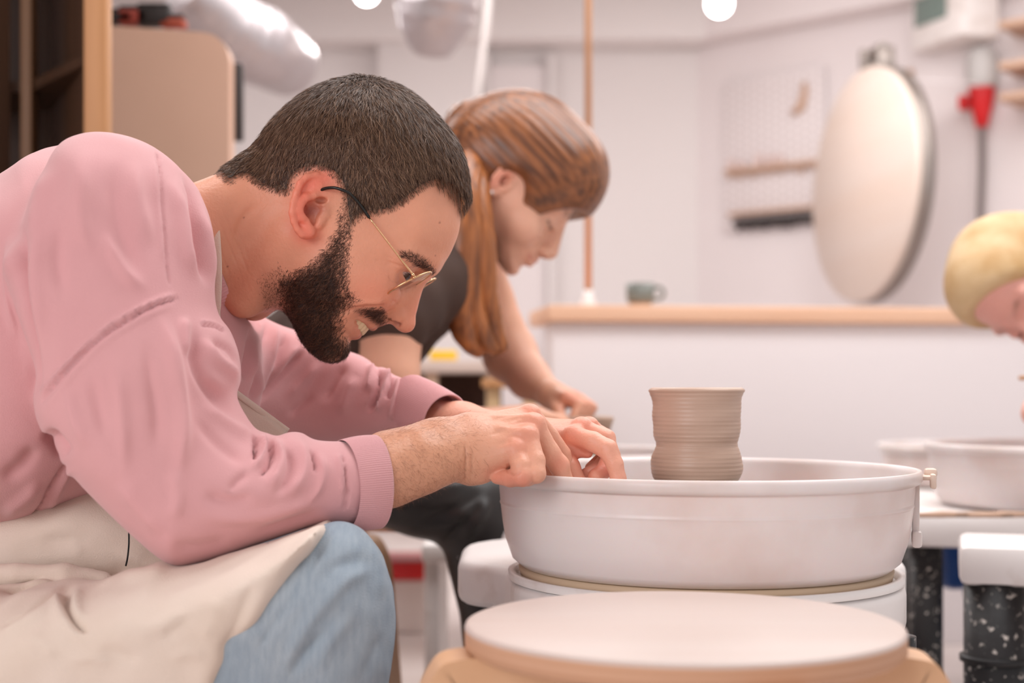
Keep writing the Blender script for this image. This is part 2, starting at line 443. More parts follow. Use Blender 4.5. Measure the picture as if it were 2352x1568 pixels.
# copper pole with white foot
pp = P(1351, 0, 3.56); t = thing('copper_pole', 'thin copper pole rising from the pine ledge to the ceiling', 'pole', (pp[0], pp[1], .838))
rel(tube_obj('pole', [(pp[0], pp[1], .85), (pp[0], pp[1], ZC)], .0085, M_copper, n=16), t)
V, Q = lathe([(0, 0), (.020, 0), (.020, .012), (.012, .03), (.0125, .045), (.0, .045)], 20, (pp[0], pp[1], .838)); rel(mesh_obj('foot', V, Q, mat('white_fitting', srgb(240, 234, 232), .3)), t)

# mug
mc = P(1471, 0, 3.56); t = thing('mug', 'grey-green glazed mug with a bare clay foot on the pine ledge', 'mug', (mc[0], mc[1], .838))
V, Q = lathe([(0, .012), (.026, .012), (.033, .016), (.0355, .03), (.037, .062), (.0345, .062), (.033, .03), (.028, .02), (0, .02)], 40, (mc[0], mc[1], .838)); rel(mesh_obj('body', V, Q, M_glaze), t)
V, Q = lathe([(0, 0), (.024, 0), (.026, .003), (.0285, .0135), (0, .0135)], 40, (mc[0], mc[1], .838)); rel(mesh_obj('foot', V, Q, M_bisque), t)
hp = [(mc[0]+.034, mc[1], .838+.052), (mc[0]+.050, mc[1]-.004, .838+.052), (mc[0]+.058, mc[1]-.006, .838+.040), (mc[0]+.052, mc[1]-.004, .838+.026), (mc[0]+.033, mc[1], .838+.022)]
rel(tube_obj('handle', spline(hp, 6), .0045, M_glaze, n=10), t)

# ------------------------------------------------------------------ hanging bulbs
for px, py, Y, lab in ((1652, 8, 5.3, 'round lit bulb hanging above the pegboard wall'), (842, -18, 5.0, 'round lit bulb hanging beside the foil duct')):
    c = P(px, py, Y); t = thing('hanging_bulb', lab, 'lamp', c, group=None)
    bm = bmesh.new(); bmesh.ops.create_uvsphere(bm, u_segments=24, v_segments=16, radius=.047 if px > 1000 else .042)
    o = bm_obj('bulb', bm, M_bulb, t, True)
    V, Q = lathe([(0, .035), (.022, .035), (.022, .09), (.008, .10), (.0, .10)], 20); mesh_obj('socket', V, Q, M_grey, t)
    tube_obj('cord', [(0, 0, .09), (0, 0, ZC-c[2])], .003, M_grey, t, n=8)
    d = bpy.data.lights.new('bulb_light', 'POINT'); d.energy = 4; d.shadow_soft_size = .06; d.color = (1, .95, .92)
    l = bpy.data.objects.new('bulb_light', d); C.objects.link(l); l.location = c-np.array([0, 0, .12])

# ------------------------------------------------------------------ pegboard with rails and tools on the slanted wall
a, ta = rwall(1664, 300); b, tb = rwall(1900, 300); L = tb-ta
zt = rwall(1664, 190)[0][2]; zb = rwall(1664, 535)[0][2]
ang = math.atan2(RD[1], RD[0]); Mx = Matrix.Translation((a[0], a[1], 0)) @ Matrix.Rotation(ang, 4, 'Z')
peg = thing('pegboard', 'white pegboard of small holes on the slanted wall', 'pegboard', (a[0], a[1], zb), ang)
def pl(name, x0, x1, d0, d1, z0, z1, m, par=None, bev=.001):   # local: x along the wall, d out from the wall
    o = box_obj(name, x0, x1, -d1, -d0, z0, z1, m, bev, M=Mx)
    return rel(o, par) if par else o
pl('panel', 0, L, .014, .018, zb, zt, M_pegboard, peg)
hv = []; hf = []
nx = int(L/.036); nz = int((zt-zb)/.036)
for i in range(nx):
    for j in range(nz):
        x = .02+i*.036; z = zb+.02+j*.036+(.018 if i % 2 else 0)
        if z > zt-.01: continue
        k = len(hv)
        for s, u in ((-1, -1), (1, -1), (1, 1), (-1, 1)): hv.append(Mx @ Vector((x+s*.0035, -.0186, z+u*.008)))
        hf.append((k, k+1, k+2, k+3))
o = mesh_obj('peg_hole', hv, hf, M_hole, smooth=False); o['kind'] = 'stuff'; rel(o, peg)
def zr(px, py): return rwall(px, py)[0][2]
zs1 = zr(1690, 400); zs2 = zr(1690, 498); zs3 = zr(1700, 522)
for k, (z, x0, m, hh, lab) in enumerate(((zs1, .03, M_tan, .016, 'upper tan wooden rail of small tools on the white pegboard'), (zs2, .05, M_tan, .014, 'lower tan wooden rail on the white pegboard'), (zs3, .075, M_dark, .026, 'dark strip of hanging tools at the foot of the pegboard'))):
    t = thing('tool_rail', lab, 'rail', tuple(Mx @ Vector((x0, -.03, z))))
    pl('rail', x0, L, .019, .055, z, z+hh, m, t)
    for i in range(int((L-x0-.02)/.028)):
        xx = x0+.015+i*.028; hgt = random.uniform(.02, .05)
        if k == 0: pl('peg', xx, xx+.009, .03, .042, z-hgt*.8, z, M_tan, t, 0)
        elif k == 2: pl('peg', xx, xx+.014, .03, .045, z-.012-random.uniform(0, .012), z, M_dark, t, 0)
for i, (px, s) in enumerate(((1690, .045), (1712, .03), (1752, .055), (1778, .045), (1800, .04))):
    p, tt = rwall(px, 372); x = tt-ta
    o = pl('tool_cup', x-.018, x+.018, .022, .05, zs1+.0165, zs1+.0165+s, mat('pale_cup%d' % i, srgb(224, 203, 198), .6), None, .006)
    tag(o, ('leftmost of the five', 'low second', 'tallest, middle', 'fourth', 'rightmost')[i]+' small pale cup on the upper pegboard rail', 'cup', 'small pale cups on the pegboard rail')
# wooden figure shape at the top right of the pegboard
p, tt = rwall(1852, 245); x = tt-ta; V, Fs = tube([Mx @ Vector(q) for q in ((x-.05, -.03, zr(1840, 262)), (x-.01, -.03, zr(1840, 250)), (x+.01, -.03, zr(1840, 215)), (x+.005, -.03, zr(1840, 195)))], [.012, .02, .014, .012], 10)
tag(mesh_obj('wooden_hook', V, Fs, M_tan), 'small tan wooden hook on the pegboard beside the round board', 'hook')

# ------------------------------------------------------------------ round table top hung on the wall, with its bracket
cen, _ = rwall(1975, 425, .55)
n = Vector((-.975, -.20, .03)).normalized()      # visible face looks left and towards us
up = Vector((-.12, .06, 1)); up = (up-n*up.dot(n)).normalized(); rt = up.cross(n).normalized()
Rm = Matrix((rt, up, n)).transposed().to_4x4(); Rm.translation = Vector(cen)
tb_ = thing('round_table_top', 'large round pale board hung edge-on beside the pegboard', 'board'); tb_.matrix_world = Rm
Rr = .440
V, Q = lathe([(0, 0), (Rr-.004, 0), (Rr, -.004), (Rr, -.024), (Rr-.004, -.028), (0, -.028)], 96); mesh_obj('board', V, Q, M_table_top, tb_)
V, Q = lathe([(Rr-.012, -.029), (Rr+.004, -.029), (Rr+.004, -.075), (Rr-.02, -.075), (Rr-.012, -.029)], 96); mesh_obj('rim_band', V, Q, M_steel, tb_)
bm = bmesh.new()
box(bm, -.02, .05, Rr-.02, Rr+.02, -.13, -.03, .003); box(bm, -.06, -.03, Rr-.01, Rr+.10, -.10, -.03, .003); box(bm, .03, .06, Rr-.01, Rr+.09, -.12, -.05, .003); box(bm, -.06, .06, Rr+.07, Rr+.10, -.09, -.06, .003)
rel_o = bm_obj('bracket', bm, M_steel, tb_, True, 40)
tube_obj('wall_arm', [(0, .42, -.06), (.01, .42, -.30), (.02, .42, -.50)], .007, M_wall, tb_)

# ------------------------------------------------------------------ red socket, cable, thermostat, wooden wall shelves
p, tt = rwall(2255, 205, .06); t = thing('power_socket', 'grey and red industrial power plug on the slanted wall', 'socket', p, ang)
V, Q = lathe([(0, .16), (.045, .155), (.06, .12), (.06, .02), (.05, 0), (0, 0)], 32); o = mesh_obj('housing', V, Q, M_grey, t)
V, Q = lathe([(0, .03), (.050, .03), (.052, .0), (.044, -.06), (.034, -.10), (.024, -.145), (.018, -.15), (0, -.15)], 32); mesh_obj('plug', V, Q, M_red, t)
o = box_obj('plug_lid', -.088, -.05, -.03, .02, -.075, -.015, M_red, .01, t)
kp = [(0, 0, -.13), (.002, 0, -.3), (-.004, 0, -.6), (.03, 0, -.95), (.05, 0, -p[2]+.02)]
tag(tube_obj('power_cable', [np.array(q)+p for q in spline(kp, 8)], .014, M_greydk, n=10), 'grey cable running down the wall from the red plug', 'cable')
p, tt = rwall(2235, 40, .0); t = thing('wall_meter', 'white meter box with a dull green-grey screen at the ceiling', 'meter', p, ang-.5)
box_obj('housing', -.16, .16, -.18, 0, -.12, .2, M_white_pl2, .015, t); box_obj('screen', -.13, .07, -.186, -.178, -.03, .17, M_screen, .004, t)
for k, py in enumerate((78, 170, 240)):
    p, tt = rwall(2345, py, .0); o = box_obj('wall_shelf', -.01, .5, -.2, 0, -.015, .012, M_tan, .003); o.location = p; o.rotation_euler = (0, 0, ang)
    tag(o, ('highest', 'middle', 'lowest')[k]+' short wooden wall shelf beside the red plug', 'shelf', 'short wooden wall shelves')
p, tt = rwall(2092, 300, 0); o = box_obj('wall_batten', -.012, .012, -.02, 0, -.3, .25, M_tan, .003); o.location = p; o.rotation_euler = (0, 0, ang); tag(o, 'narrow pinkish upright batten right of the round board', 'batten')

# ------------------------------------------------------------------ foil ducts
def duct(name, pts, rads, lab, seed, mod=.035, ring=.02):
    pts = spline(pts, 14); k = len(pts); rr = np.interp(np.linspace(0, 1, k), np.linspace(0, 1, len(rads)), rads)
    s = np.append(0, np.cumsum(np.linalg.norm(np.diff(pts, axis=0), axis=1)))
    V, Fs = tube(pts, rr, 40); N = np.repeat(np.arange(k), 40)
    dirs = V-np.repeat(pts, 40, axis=0); V = V+dirs*(vnoise(V, 3.2, seed, 3)*mod+ring*np.sin(s[N]*2*math.pi/.035))[:, None]
    return tag(mesh_obj(name, V, Fs, M_foil), lab, 'duct')
duct('flexible_duct', [P(430, -30, 4.3), P(520, 60, 4.4), P(600, 110, 4.5), P(668, 150, 4.7)], [.10, .115, .12, .10], 'silver foil duct sloping down behind the beige panel', 3)
duct('flexible_duct', [P(1020, -170, 4.4), P(1010, -60, 4.4), P(1000, 40, 4.4), P(990, 118, 4.45)], [.17, .15, .12, .06], 'crumpled silver foil duct hanging down from the ceiling', 5, .09)
#o = box_obj('duct_elbow', -.11, .11, -.2, .2, -.07, .07, M_beige, .03); o.location = P(610, 175, 5.2); o.rotation_euler = (0, .5, .3); tag(o, 'beige elbow box hanging under the sloping foil duct', 'duct')
tube_V, tube_F = tube([P(1125, -40, 5.0), P(1118, 60, 5.0), P(1100, 200, 5.0), P(1095, 420, 5.0)], [.012, .012, .010, .009], 12)
tag(mesh_obj('hanging_pipe', tube_V, tube_F, M_ceil), 'pale pipe coming down the back wall beside the hanging duct', 'pipe')

# ------------------------------------------------------------------ dark shelving at the left edge, beige panel
t = thing('shelf_rack', 'dark brown open shelf rack with a pale oak post, left frame edge', 'shelf', P(220, 890, 2.3)*np.array([1, 1, 0]))
def slab_pts(name, a, b, z0, z1, th, m, par):
    a = np.array(a[:2], float); b = np.array(b[:2], float); d = b-a; L = np.linalg.norm(d); M4 = Matrix.Translation((a[0], a[1], 0)) @ Matrix.Rotation(math.atan2(d[1], d[0]), 4, 'Z')
    return rel(box_obj(name, 0, L, -th/2, th/2, z0, z1, m, .003, M=M4), par)
pa = P(222, 890, 2.25); pb = P(68, 890, 2.5); pc = P(-260, 890, 2.35)
rel(box_obj('post', pa[0]-.018, pa[0]+.018, pa[1]-.01, pa[1]+.025, 0, 2.2, M_oak, .003), t)
rel(box_obj('post', pb[0]-.010, pb[0]+.010, pb[1]-.02, pb[1]+.02, 0, 2.2, mat('brown_post', srgb(110, 74, 44), .5), .003), t)
bk = (pb+pa)/2+np.array([-.1, .35, 0]); far1 = pa+np.array([-.20, .42, 0]); far0 = pb+np.array([-.30, .42, 0])
slab_pts('back_panel', far0+np.array([-.5, 0, 0]), far1+np.array([.0, 0, 0]), 0, 2.2, .012, M_brown, t)
slab_pts('side_panel', pa+np.array([-.012, .02, 0]), far1, 0, 2.2, .016, M_brown, t)
for z in (.45, .80, 1.16, 1.20+.30, 1.9):
    bm = bmesh.new(); q = [pa, pb, pb+np.array([-.5, .0, 0]), far0+np.array([-.4, 0, 0]), far1]
    vs = [bm.verts.new((v[0], v[1], z)) for v in q]; vs2 = [bm.verts.new((v[0], v[1], z+.018)) for v in q]
    bm.faces.new(vs); bm.faces.new(vs2[::-1])
    for i in range(5): bm.faces.new((vs[i], vs[(i+1) % 5], vs2[(i+1) % 5], vs2[i]))
    rel(bm_obj('shelf', bm, M_brown), t)
slab_pts('front_panel', pb+np.array([-.03, -.02, 0]), pc, 0, 2.2, .02, M_brown, t)

# beige laminate cabinet with rounded top corner
xl = P(244, 0, 2.9)[0]; xr = P(527, 0, 2.9)[0]; zt = P(0, 62, 2.9)[2]
bm = bmesh.new(); prof = [(xl-.25, 0), (xr, 0), (xr, zt-.07)]+[(xr-.06+.06*math.cos(a_), zt-.07+.06*math.sin(a_)) for a_ in np.linspace(.1, 1.57, 8)]+[(xl-.25, zt+.02)]
fv = [bm.verts.new((x, 2.9, z)) for x, z in prof]; f = bm.faces.new(fv); r = bmesh.ops.extrude_face_region(bm, geom=[f])
for v in r['geom']:
    if isinstance(v, bmesh.types.BMVert): v.co.y += .05
t = tag(bm_obj('tall_cabinet', bm, M_beige, smooth=True, angle=30), 'tall beige cabinet with a rounded upper corner behind the man', 'cabinet')
rel(box_obj('edge_strip', xr-.03, xr+.014, 2.955, 2.985, zt-.22, zt-.06, M_dark, .004), t)
for k, (px, wd, hh, m, lab) in enumerate(((285, .05, .022, M_dark, 'low black box on the beige cabinet, end nearest the oak post'), (330, .035, .03, mat('dull_red', srgb(150, 62, 50), .6), 'dull red tin among the black boxes on the beige cabinet'), (376, .04, .036, M_dark, 'taller black tool case on the beige cabinet beside the red tin'), (418, .03, .016, mat('dull_red2', srgb(170, 80, 60), .6), 'flat red-brown box at the rounded end of the beige cabinet'))):
    c = P(px, 55, 3.0); zz = zt+.0215-(c[0]-wd-(xl-.25))/(xr-.06-(xl-.25))*.02
    t = thing('tool_box', lab, 'box', (c[0], 2.928, zz)); box_obj('body', -wd*.85, wd*.85, -.022, .018, 0, hh, m, .005, t); box_obj('lid', -wd*.8, wd*.8, -.02, .016, hh, hh+.008, M_dark, .003, t)

# ------------------------------------------------------------------ low workbench behind the woman, sponge, small things
wy = 3.5
t = thing('workbench', 'low pale workbench with dark open shelf behind the woman', 'table', (P(1050, 0, wy)[0], wy, 0))
x0 = P(945, 0, wy)[0]; x1 = P(1150, 0, wy)[0]; z1 = P(0, 828, wy)[2]
M_bench = mat('bench_board', srgb(215, 196, 186), .5)
rel(box_obj('tabletop', x0-.5, x1+.02, wy-.02, wy+.5, z1-.03, z1, M_bench, .004), t)
for x in (x0-.48, P(990, 0, wy)[0], x1-.02): rel(box_obj('leg', x-.016, x+.016, wy, wy+.035, 0, z1-.03, mat('bench_leg', srgb(214, 184, 160), .5), .003), t)
rel(box_obj('back_panel', x0-.5, x1, wy+.3, wy+.32, .3, z1-.03, mat('very_dark_brown', srgb(58, 32, 20), .7), 0), t)
rel(box_obj('lower_shelf', x0-.5, x1, wy+.02, wy+.32, .30, .32, mat('dark_shelf', srgb(90, 66, 52), .7), 0), t)
c = P(1018, 805, wy+.1); o = box_obj('sponge', -.034, .034, -.03, .03, 0, .028, M_yellow, .006); o.location = (c[0], wy+.12, z1); tag(o, 'yellow sponge on the low workbench behind the woman', 'sponge')
t = thing('wooden_crate_stand', 'honey-coloured wooden stand right of the dark shelf', 'stand', (P(1190, 0, 3.1)[0], 3.1, 0))
cx = P(1185, 0, 3.1)[0]
for dx, dy in ((-.05, 0), (.03, 0), (-.05, .2), (.03, .2)): rel(box_obj('leg', cx+dx-.014, cx+dx+.014, 3.1+dy, 3.13+dy, 0, .64, mat('honey_leg', srgb(205, 172, 130), .5), .003), t)
rel(box_obj('top_board', cx-.075, cx+.055, 3.08, 3.35, .64, .66, M_oak, .003), t)

# white trolley legs and red crate on the far floor at left of the wheel
t = thing('white_trolley', 'white steel trolley on the floor behind the stool', 'trolley', (P(1010, 0, 2.6)[0], 2.6, 0))
tx = P(992, 0, 2.6)[0]
rel(box_obj('shelf', tx-.018, tx+.34, 2.58, 2.95, .322, .356, M_white_pl2, .008), t)
for dx, dy in ((0, 0), (.30, 0), (0, .33), (.30, .33)):
    l = rel(box_obj('leg', tx+dx-.014, tx+dx+.014, 2.6+dy, 2.628+dy, .035, .322, M_white_pl2, .004), t)
    q = rel(box_obj('foot', tx+dx-.017, tx+dx+.017, 2.596+dy, 2.632+dy, .0, .035, mat('olive_foot', srgb(120, 100, 84), .6), .005), t)
c = P(930, 1290, 3.8); t = thing('red_crate', 'red plastic crate on the floor behind the bent wooden leg', 'crate', (c[0], 3.8, .0))
box_obj('body', -.14, .06, -.1, .1, 0, .14, mat('white_crate', srgb(225, 215, 212), .5), .01, t); box_obj('lid', -.15, .07, -.11, .11, .14, .19, M_red, .01, t)

# ------------------------------------------------------------------ the potter's wheels
def outline_slab(name, out, z0, z1, m, par=None, bev=.012):
    bm = bmesh.new(); vs = [bm.verts.new((x, y, z0)) for x, y in out]; f = bm.faces.new(vs)
    r = bmesh.ops.extrude_face_region(bm, geom=[f]); nv = [v for v in r['geom'] if isinstance(v, bmesh.types.BMVert)]
    for v in nv: v.co.z = z1
    bmesh.ops.recalc_face_normals(bm, faces=bm.faces)
    es = [e for e in bm.edges if abs(e.verts[0].co.z-e.verts[1].co.z) < 1e-6]
    bmesh.ops.bevel(bm, geom=es, offset=bev, segments=4, profile=.5, affect='EDGES')
    o = bm_obj(name, bm, m, par, True, 50); return o
def arc(cx, cy, r, a0, a1, n=12): return [(cx+r*math.cos(t), cy+r*math.sin(t)) for t in np.linspace(math.radians(a0), math.radians(a1), n)]
def basin(par, c, R, zr_, zb_, ridge=True):
    H = zr_-zb_
    prof = [(0, zb_), (R*.60, zb_), (R*.86, zb_+.002), (R*.905, zb_+.010), (R*.938, zb_+.030), (R*.950, zb_+.045)]
    prof += [(R*.9555, zb_+.055), (R*.9600, zb_+.0625), (R*.961, zb_+.0632), (R*.9635, zb_+.0642), (R*.9635, zb_+.0652), (R*.961, zb_+.0662), (R*.9615, zb_+.068), (R*.966, zr_-.020), (R*.9665, zr_-.0155), (R*.9675, zr_-.0140), (R*.974, zr_-.0135), (R*.980, zr_-.0135), (R*.993, zr_-.012), (R, zr_-.009), (R, zr_-.004), (R*.994, zr_-.0005), (R*.985, zr_)]
    prof += [(R*.972, zr_-.001), (R*.963, zr_-.006), (R*.945, zb_+.05), (R*.93, zb_+.032), (R*.89, zb_+.012), (R*.80, zb_+.006), (0, zb_+.006)]
    V, Q = lathe(prof, 128, (c[0], c[1], 0)); return rel(mesh_obj('splash_basin', V, Q, M_white_pl), par)
BX, BY, BR = .1925, 1.431, .2125; ZR, ZB = .560, .461
wh = thing('pottery_wheel', "white potter's wheel with a splash basin in front of the man", 'pottery wheel', (BX, BY, 0))
out = arc(BX, BY, .197, 195, 350, 26)+[(.384, 1.47)]+arc(.375, 1.56, .055, -60, 0, 8)+arc(.33, 1.70, .10, 0, 90, 8)+arc(.05, 1.69, .11, 90, 180, 8)+arc(.0, 1.58, .060, 180, 250, 8)+[(-.008, 1.50)]
rel(outline_slab('table', out, .402, .452, M_white_pl2), wh)
# raised lip of the table around the basin
V, Q = lathe([(.1955, .450), (.1965, .4575), (.190, .4575), (.186, .449)], 96, (BX, BY, 0)); rel(mesh_obj('table_lip', V, Q, M_white_pl2), wh)
bs = basin(wh, (BX, BY), BR, ZR, ZB)
V, Q = lathe([(0, .4615), (.186, .4615), (.184, .453), (0, .453)], 64, (BX, BY, 0)); rel(mesh_obj('basin_seat', V, Q, M_cream), wh)
V, Q = lathe([(0, .540), (.120, .540), (.123, .538), (.123, .530), (.05, .526), (.03, .47), (0, .47)], 64, (BX-.006, BY, 0)); rel(mesh_obj('wheel_head', V, Q, M_metal), wh)
# latch where the two halves of the basin meet
th0 = math.radians(-13); ca, sa = math.cos(th0), math.sin(th0)
Ml = Matrix.Translation((BX, BY, 0)) @ Matrix.Rotation(th0, 4, 'Z')
lt = rel(box_obj('basin_seam', BR*.952, BR*.985, -.006, .000, ZB+.035, ZR-.012, M_white_pl, .002, M=Ml), wh)
rel(box_obj('latch_strip', BR*.955, BR*.980, .0035, .009, ZB+.040, ZR-.012, M_cream, .001, M=Ml), wh)
rel(box_obj('latch_hook', BR*.95, BR*.995, -.012, .012, ZB+.024, ZB+.040, M_white_pl, .003, M=Ml), wh)
bm = bmesh.new(); box(bm, BR*.985, BR+.012, -.018, .018, ZR-.009, ZR-.005, .0015, 2, Ml); box(bm, BR+.006, BR+.0115, -.022, -.004, ZR-.017, ZR-.003, .002, 2, Ml); box(bm, BR+.002, BR+.014, .004, .022, ZR-.008, ZR+.001, .003, 2, Ml)
rel(bm_obj('latch_tab', bm, mat('worn_tab', srgb(222, 198, 182), .5), None, True, 40), wh)
rel(box_obj('motor_housing', .055, .345, 1.30, 1.62, .10, .372, M_blue, .02), wh)
rel(box_obj('motor_cover', .045, .355, 1.29, 1.63, .3725, .401, M_blue, .006), wh)
for x, y in ((.02, 1.34), (.365, 1.36), (.0, 1.62), (.385, 1.64)):
    rel(tube_obj('leg', [(x, y, 0), (x, y, .403)], .021, M_black_splat, n=20), wh)

# thrown pot
pts = [(893, 108), (897, 109.5), (903, 107), (915, 103), (930, 101.5), (950, 102), (975, 101), (995, 99.5), (1006, 97), (1014, 94), (1020, 93.2), (1027, 94.5), (1036, 98), (1050, 102.5), (1066, 104.5), (1080, 103.5), (1092, 100), (1104, 94), (1118, 86), (1131, 78)]
prof = [((p[1]/F*1.431), CZ-(p[0]-HZ)*1.431/F) for p in pts]
pr = spline(prof, 16)
pr[:, 0] += .00013*np.sin(pr[:, 1]*2*math.pi/.0041)+.00006*np.sin(pr[:, 1]*2*math.pi/.0017+1); pr[-1, 1] = .5405
inn = [(r-.006, z) for r, z in spline([prof[0], prof[4], prof[8], prof[11], prof[14], prof[17]], 6)]
inn[0] = (inn[0][0], inn[0][1]-.001)
full = [tuple(q) for q in pr[::-1]]+[(prof[0][0]-.003, prof[0][1]+.0015)]+inn+[(.03, .552), (0, .551)]
full = [(0, .5405)]+full
V, Q = lathe(full, 144, (BX-.0068, BY, 0), wob=lambda r, z, a: (.0004*np.sin(a*2+z*60)+.0003*np.sin(a*3-z*300)))
tag(mesh_obj('clay_pot', V, Q, M_clay), 'freshly thrown clay pot with a pinched waist on the wheel', 'pot')

# other wheels
M_white_far = M_white_pl2
def far_wheel(c, R, zr_, zb_, rot, lab, slab=True, sw=.26, lw=.21, y0=-.24, y1=.36):
    t = thing('pottery_wheel', lab, 'pottery wheel', (c[0], c[1], 0))
    basin(t, c, R, zr_, zb_)
    V, Q = lathe([(0, zr_-.022), (.12, zr_-.022), (.12, zr_-.03), (.03, zr_-.035), (.03, zb_+.005), (0, zb_+.005)], 48, (c[0], c[1], 0)); rel(mesh_obj('wheel_head', V, Q, M_metal), t)
    if slab:
        o = box_obj('table', -sw, sw, y0, y1, zb_-.052, zb_-.001, M_white_pl2, .012); o.location = (c[0], c[1], 0); o.rotation_euler = (0, 0, rot); rel(o, t)
        o = box_obj('motor_housing', -.14, .14, -.10, .2, zb_-.19, zb_-.053, M_blue, .02); o.location = (c[0], c[1], 0); o.rotation_euler = (0, 0, rot); rel(o, t)
        for x, y in ((-lw, y0+.05), (lw, y0+.05), (-lw, y1-.05), (lw, y1-.05)):
            q = Matrix.Rotation(rot, 4, 'Z') @ Vector((x, y, 0)); rel(tube_obj('leg', [(c[0]+q.x, c[1]+q.y, 0), (c[0]+q.x, c[1]+q.y, zb_-.05)], .024, M_black_splat, n=16), t)
    return t
far_wheel((P(1318, 0, 2.15)[0], 2.15), .20, .546, .452, 0, "white potter's wheel the red-haired woman works at", sw=.17, lw=.12)
far_wheel((.93, 2.78), .21, .530, .45, .2, "white potter's wheel beyond, half hidden behind another basin", y0=-.14)
w3 = far_wheel((.855, 2.20), .21, .555, .458, -.25, "white potter's wheel of the blond person at the right edge", y0=-.18, y1=.22)
# side tray and thick black pipe leg of the nearest right-hand table
t = thing('side_table', 'white-topped table with a thick splattered black leg, lower right corner', 'table', (.70, 1.66, 0))
o = box_obj('tabletop', 0, .42, 0, .17, .398, .447, M_white_pl2, .010); o.location = (P(2203, 0, 1.74)[0], 1.74, 0); o.rotation_euler = (0, 0, -.30); rel(o, t)
lc = (P(2300, 0, 1.74)[0], 1.765)
rel(tube_obj('leg', [(lc[0], lc[1], 0), (lc[0], lc[1], .40)], .037, M_black_splat, n=28), t)
V, Q = lathe([(.037, .30), (.042, .301), (.042, .308), (.037, .309)], 28, (lc[0], lc[1], 0)); rel(mesh_obj('collar', V, Q, M_black), t)
rel(tube_obj('leg', [(lc[0]+.30, lc[1]-.0, 0), (lc[0]+.30, lc[1]-.0, .40)], .037, M_black_splat, n=28), t)
# clay tools lying on the table behind
for k, (px, py, a_) in enumerate(((2160, 1188, .1), (2240, 1192, -.05), (2300, 1196, .15))):
    c = P(px, py, 1.99); o = tube_obj('clay_tool', [(-.05, 0, 0), (0, 0, .001), (.05, 0, 0)], [.003, .005, .003], M_tan if k != 1 else M_clay_dk); o.location = (c[0], 1.985, .4622); o.rotation_euler = (0, 0, a_)
    tag(o, ('slim tan clay tool nearest the big basin', 'clay-smeared tool lying between two tan ones', 'slim tan clay tool by the frame edge')[k]+' on the white wheel table', 'tool', 'clay tools on the white wheel table')

# ------------------------------------------------------------------ bent-leg birch stools
def stool(name, lab, c, R, z, rot, th=.0175, legs=(35, 145, 235, 325), lw=.022, drop=None):
    t = thing(name, lab, 'stool', (c[0], c[1], 0), rot)
    V, Q = lathe([(0, z), (R-.003, z), (R-.0008, z-.0008), (R, z-.003)], 120); mesh_obj('seat', V, Q, M_birch, t)
    V, Q = lathe([(R, z-.003), (R, z-th+.003), (R-.003, z-th), (0, z-th)], 120); mesh_obj('seat_edge', V, Q, M_ply, t)
    for a in legs:
        a = math.radians(a); u = np.array([math.cos(a), math.sin(a), 0]); k = z-th
        sec = .0105
        pts = [u*(R*.45)+[0, 0, k-sec], u*(R*.80)+[0, 0, k-sec], u*(R*1.03)+[0, 0, k-sec-.001], u*(R*1.10)+[0, 0, k-.018], u*(R*1.17)+[0, 0, k-.045], u*(R*1.205)+[0, 0, k-.10], u*(R*1.38)+[0, 0, 0]]
        pts = spline(pts, 8); V = []; Fs = []
        T = np.gradient(pts, axis=0); T /= np.linalg.norm(T, axis=1)[:, None]; side = np.cross([0, 0, 1], u)
        for i, p in enumerate(pts):
            nn = np.cross(T[i], side); n_ = len(V)
            for su, sv in ((-1, -1), (-1, 1), (1, 1), (1, -1)): V.append(p+side*su*lw+nn*sv*.0098)
            if i:
                for j in range(4): Fs.append((n_-4+j, n_-4+(j+1) % 4, n_+(j+1) % 4, n_+j))
        Fs.append((0, 1, 2, 3)); Fs.append((n_+3, n_+2, n_+1, n_))
        for q in V:
            q[2] = max(q[2], 0)
            if np.hypot(q[0], q[1]) < R: q[2] = min(q[2], k)
        o = mesh_obj('leg', np.array(V), Fs, M_plyleg, t, smooth=False)
        o.data.polygons.foreach_set('use_smooth', [True]*len(o.data.polygons)); o.data.set_sharp_from_angle(angle=math.radians(40))
    return t
SH = .165; s_y = 6.08*SH
stool('round_stool', 'round birch plywood stool with bent legs, nearest the viewer', (P(1567, 0, s_y)[0], s_y), .1535, CZ-SH, 0, legs=(8, 172, 82, 98) if False else (-6, 187, 75, 285))
stool('round_stool', 'round stool with a bent wooden leg under the seated woman', (-.377, 2.18), .17, .44, 0, legs=(-25, 65, 155, 245))
# ================================================================== the man at the wheel
M_skin = mat('skin', (1, 1, 1, 1), .42, spec=.45, sss=.14, vcol='Col', bump=(330, .5, 5))
M_hair = mat('dark_brown_hair', srgb(86, 60, 44), .42, spec=.4)
M_hair_lt = mat('brown_hair', srgb(158, 122, 96), .35, spec=.5)
M_beard = mat('black_brown_beard', srgb(52, 32, 23), .45, spec=.4)
M_beard2 = mat('brown_beard', srgb(106, 70, 50), .45, spec=.4)
M_armhair = mat('fine_arm_hair', srgb(146, 98, 72), .5)
M_pink = mat('pink_sweatshirt_fleece', srgb(222, 166, 167), .85, spec=.2, sheen=.3, bump=(900, .35, 2), vary=(6, srgb(216, 158, 160), .35, .7))
M_pink_rib = mat('pink_rib_knit', srgb(222, 166, 168), .85, spec=.2, sheen=.3, bump=(900, .3, 2))
M_apron = mat('beige_apron_cotton', srgb(232, 214, 200), .85, spec=.2, sheen=.15, bump=(700, .4, 2), vary=(12, srgb(226, 206, 190), .4, .7))
M_denim = mat('light_blue_denim', srgb(172, 182, 190), .85, spec=.2, bump=(800, .6, 2), wave=((260, 60, 60), srgb(138, 152, 166), .6), vary=(9, srgb(150, 164, 176), .4, .68))
M_gold = mat('gold_wire', srgb(226, 184, 140), .22, metal=1.0)
M_tip = mat('black_temple_tip', srgb(28, 26, 22), .25)
